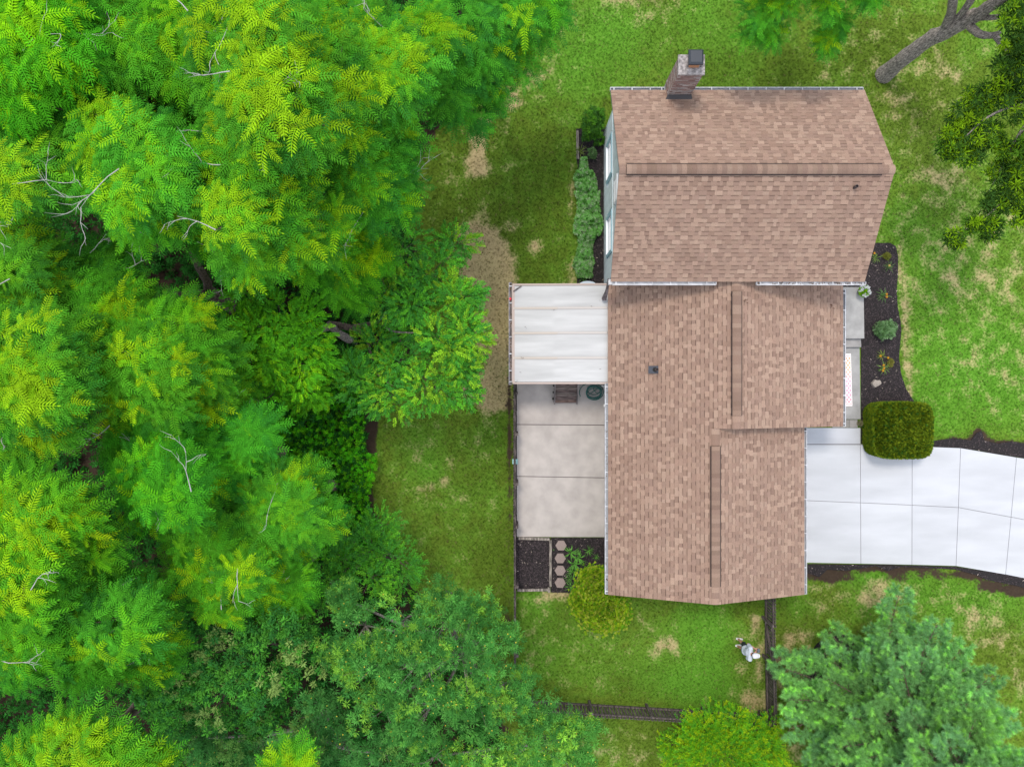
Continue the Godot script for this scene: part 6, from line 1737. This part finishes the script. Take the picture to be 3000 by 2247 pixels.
func garden_trees() -> void:
	# leaning tree in the top right corner
	var o := thing("leaning_tree", "leaning rough-barked tree in the top right corner with dark lance-shaped leaves", "tree", at(2592, 215, 0))
	bark_tube(o, "trunk", [at(2586, 222, -0.1), at(2640, 178, 1.0), at(2720, 118, 2.3), at(2790, 82, 3.3), at(2858, 45, 4.2)], [0.33, 0.28, 0.26, 0.255, 0.24], M.bark_grey, 14)
	bark_tube(o, "limb", [at(2765, 92, 3.0), at(2788, 40, 3.9), at(2800, -30, 5.2), at(2830, -120, 6.6)], [0.15, 0.15, 0.13, 0.09], M.bark_grey, 10)
	bark_tube(o, "limb", [at(2790, 70, 3.4), at(2840, 10, 4.6), at(2880, -60, 5.8)], [0.10, 0.12, 0.09], M.bark_grey, 10)
	bark_tube(o, "limb", [at(2850, 50, 4.1), at(2915, 10, 5.2), at(2980, -40, 6.4)], [0.22, 0.19, 0.14], M.bark_grey, 10)
	bark_tube(o, "limb", [at(2868, 52, 4.2), at(2920, 50, 4.9), at(2985, 48, 5.6)], [0.10, 0.08, 0.05], M.bark_grey, 8)
	bark_tube(o, "limb", [at(2838, 68, 3.9), at(2868, 98, 4.3), at(2905, 104, 4.6), at(2932, 92, 4.8)], [0.14, 0.12, 0.10, 0.06], M.bark_grey, 9)
	bark_tube(o, "limb", [at(2915, 102, 4.6), at(2935, 128, 4.9), at(2958, 160, 5.2), at(3000, 300, 5.6)], [0.09, 0.08, 0.06, 0.04], M.bark_grey, 9)
	bark_tube(o, "limb", [at(3040, 330, 5.8), at(2990, 390, 5.5), at(2962, 440, 5.2), at(2900, 560, 4.8)], [0.06, 0.05, 0.035, 0.015], M.bark_grey, 8)
	bark_tube(o, "limb", [at(3000, 300, 5.6), at(2900, 340, 5.2), at(2830, 400, 5.0)], [0.05, 0.035, 0.02], M.bark_grey, 8)
	bark_tube(o, "limb", [at(2930, 600, 4.8), at(2870, 650, 4.7), at(2790, 690, 4.6)], [0.03, 0.02, 0.008], M.bark_grey, 7)
	var lobes := [[2985, 40, 5.8, 0.55], [2990, 150, 5.6, 0.6], [2960, 215, 5.4, 0.5], [2925, 270, 5.2, 0.45], [2870, 300, 5.0, 0.5], [2830, 345, 4.9, 0.5], [2800, 410, 4.8, 0.5], [2840, 440, 4.8, 0.5], [2900, 400, 5.1, 0.45], [2780, 445, 4.6, 0.28], [2990, 300, 5.6, 0.6], [2970, 450, 5.2, 0.45], [2930, 510, 5.0, 0.42], [2985, 540, 5.2, 0.5], [2920, 590, 4.8, 0.42], [2870, 660, 4.7, 0.36], [2800, 700, 4.6, 0.3], [2900, 670, 4.7, 0.36], [2990, 620, 5.0, 0.45], [3060, 420, 5.8, 0.8], [3080, 180, 6.2, 0.9]]
	var tr := []; var co := []
	for l in lobes:
		var mid := at(l[0], l[1], l[2])
		var young := rf(0.12, 0.55)
		for i in int(l[3] * l[3] * 280 + 18):
			var d := Vector3(rf(-1, 1), rf(-0.7, 1), rf(-1, 1))
			if d.length() > 1.15: continue
			var p: Vector3 = mid + d * Vector3(l[3], l[3] * 0.55, l[3])
			tr.append(Transform3D(Basis.from_euler(Vector3(rf(-0.8, 0.8), rf(0, TAU), rf(-0.8, 0.8))).scaled(Vector3.ONE * rf(0.8, 1.25)), p - o.position))
			co.append((Color(0.25, 0.44, 0.012) if rng.randf() < young + 0.1 and d.y > -0.2 else (Color(0.055, 0.135, 0.022) if rng.randf() < 0.65 else Color(0.11, 0.25, 0.02))) * rf(0.75, 1.2))
	scatter("foliage", G.tuft2, M.leaf, tr, co, o)
	# spray of compound leaves reaching in from beyond the top edge
	frond_tree("compound-leaved tree reaching in from the top edge north of the house", [[2230, 40, 6.4, 0.42], [2290, 10, 6.6, 0.40], [2205, 95, 6.0, 0.26], [2262, 100, 6.0, 0.24], [2420, 15, 6.6, 0.30], [2450, 65, 6.0, 0.22], [2420, 125, 5.8, 0.20], [2440, 90, 5.8, 0.18], [2540, -10, 6.6, 0.28], [2340, -90, 7.2, 0.8], [2480, -120, 7.4, 0.8], [2230, -110, 7.2, 0.7]], [2380, -260], 0.0, 0, 0.42)

	# the blue-green pine
	var pine := thing("pine_tree", "big blue-green white pine in a dark mulch ring at the bottom right", "pine tree", at(2522, 2010, 0))
	bark_tube(pine, "trunk", [pine.position, pine.position + Vector3(0.05, 4.0, 0), pine.position + Vector3(0, 8.0, 0.05)], [0.17, 0.11, 0.03], M.bark, 9)
	var pt := [[], []]; var pc := [[], []]
	var y := 0.9
	while y < 8.1:
		var reach := 4.0 * pow(1.0 - (y - 0.9) / 7.5, 0.7) + 0.12
		var n := 7 if y < 5 else 5
		var a0 := rf(0, TAU)
		for k in n:
			var a := a0 + TAU * k / n + rf(-0.25, 0.25)
			var l := reach * rf(0.72, 1.08)
			var out := Vector3(cos(a), 0, sin(a))
			var root := Vector3(0, y + rf(-0.15, 0.15), 0)
			var pts := []; var rad := []
			for i in 6:
				var t := i / 5.0
				pts.append(root + out * l * t + Vector3(0, (0.10 * t + 0.22 * t * t) * l * 0.6, 0) + Vector3(rf(-0.05, 0.05), 0, rf(-0.05, 0.05)) * t); rad.append(lerpf(0.035, 0.008, t) * (0.5 + reach / 5.0))
			var br := Shape.new()
			br.tube(pts, rad, 5, false)
			var steps := int(l / 0.21) + 2
			var hue := rf(0.82, 1.2)
			var bluish := rf(0.8, 1.25)
			for i in steps:
				var t := lerpf(0.22, 1.0, (i + 0.5) / steps)
				var q: Vector3 = pts[int(t * 4.999)].lerp(pts[int(t * 4.999) + 1], fmod(t * 4.999, 1.0))
				for side in [-1.0, 1.0]:
					var tl := l * 0.36 * (1.15 - t) * rf(0.6, 1.1) + 0.12
					var dir: Vector3 = (out * 0.75 + out.cross(Vector3.UP) * side * rf(0.6, 1.0) + Vector3(0, rf(0.0, 0.35), 0)).normalized()
					br.tube([q, q + dir * tl], [0.008, 0.004], 3, false)
					var m := 5 + rng.randi() % 3
					var fan := rf(0, TAU)
					for j in m:
						var p: Vector3 = q + dir * tl * (1.0 if j > 1 else rf(0.3, 0.8)) + Vector3(rf(-0.02, 0.02), rf(-0.02, 0.03), rf(-0.02, 0.02))
						var sd: Vector3 = (dir * 0.6 + Vector3(cos(fan + j * 1.3), rf(0.35, 0.9), sin(fan + j * 1.3))).normalized()
						var which := rng.randi() % 2
						pt[which].append(Transform3D(aim(sd, Vector3.UP).scaled(Vector3.ONE * rf(0.8, 1.2)), p))
						var young := 1.0 + 0.55 * float(j == 2)
						pc[which].append(Color(0.215 * hue * young, 0.485 * hue * young, 0.155 * hue * bluish) * rf(0.8, 1.2))
			part("branch", br, M.bark, pine)
		y += 0.40
	for k in 2: scatter("needles", G["shoot%d" % k], M.needle, pt[k], pc[k], pine)

	# evergreen at the house corner and the bush by the south fence
	bush("golden_arborvitae", "round golden-green arborvitae tucked under the south-west roof corner", "shrub", [[1742, 1716, 1.25, 0.64, 0.80], [1765, 1782, 1.30, 0.84, 0.80], [1716, 1762, 1.15, 0.58, 0.70], [1800, 1788, 1.15, 0.54, 0.62], [1746, 1690, 1.5, 0.34, 0.36]], 4800, "spray0", 0.72, [Color(0.21, 0.36, 0.012), Color(0.31, 0.44, 0.02), Color(0.11, 0.27, 0.012), Color(0.34, 0.40, 0.05)])
	bush("yellow_green_bush", "billowing yellow-green bush at the bottom edge outside the fence corner", "bush", [[2100, 2205, 1.5, 1.35, 1.1], [2225, 2185, 1.4, 0.75, 0.8], [1995, 2225, 0.9, 0.62, 0.6], [2158, 2105, 1.8, 0.30, 0.5], [2200, 2135, 1.5, 0.45, 0.5], [2060, 2150, 1.6, 0.6, 0.6], [2150, 2230, 1.8, 1.0, 0.8], [2250, 2245, 1.2, 0.7, 0.6], [2030, 2120, 1.1, 0.3, 0.4], [1960, 2180, 0.7, 0.3, 0.35], [2262, 2120, 1.2, 0.3, 0.4], [2120, 2085, 1.4, 0.22, 0.5]], 6400, "twig0", 0.52, [Color(0.22, 0.52, 0.012), Color(0.40, 0.58, 0.010), Color(0.10, 0.38, 0.025), Color(0.15, 0.45, 0.02)])
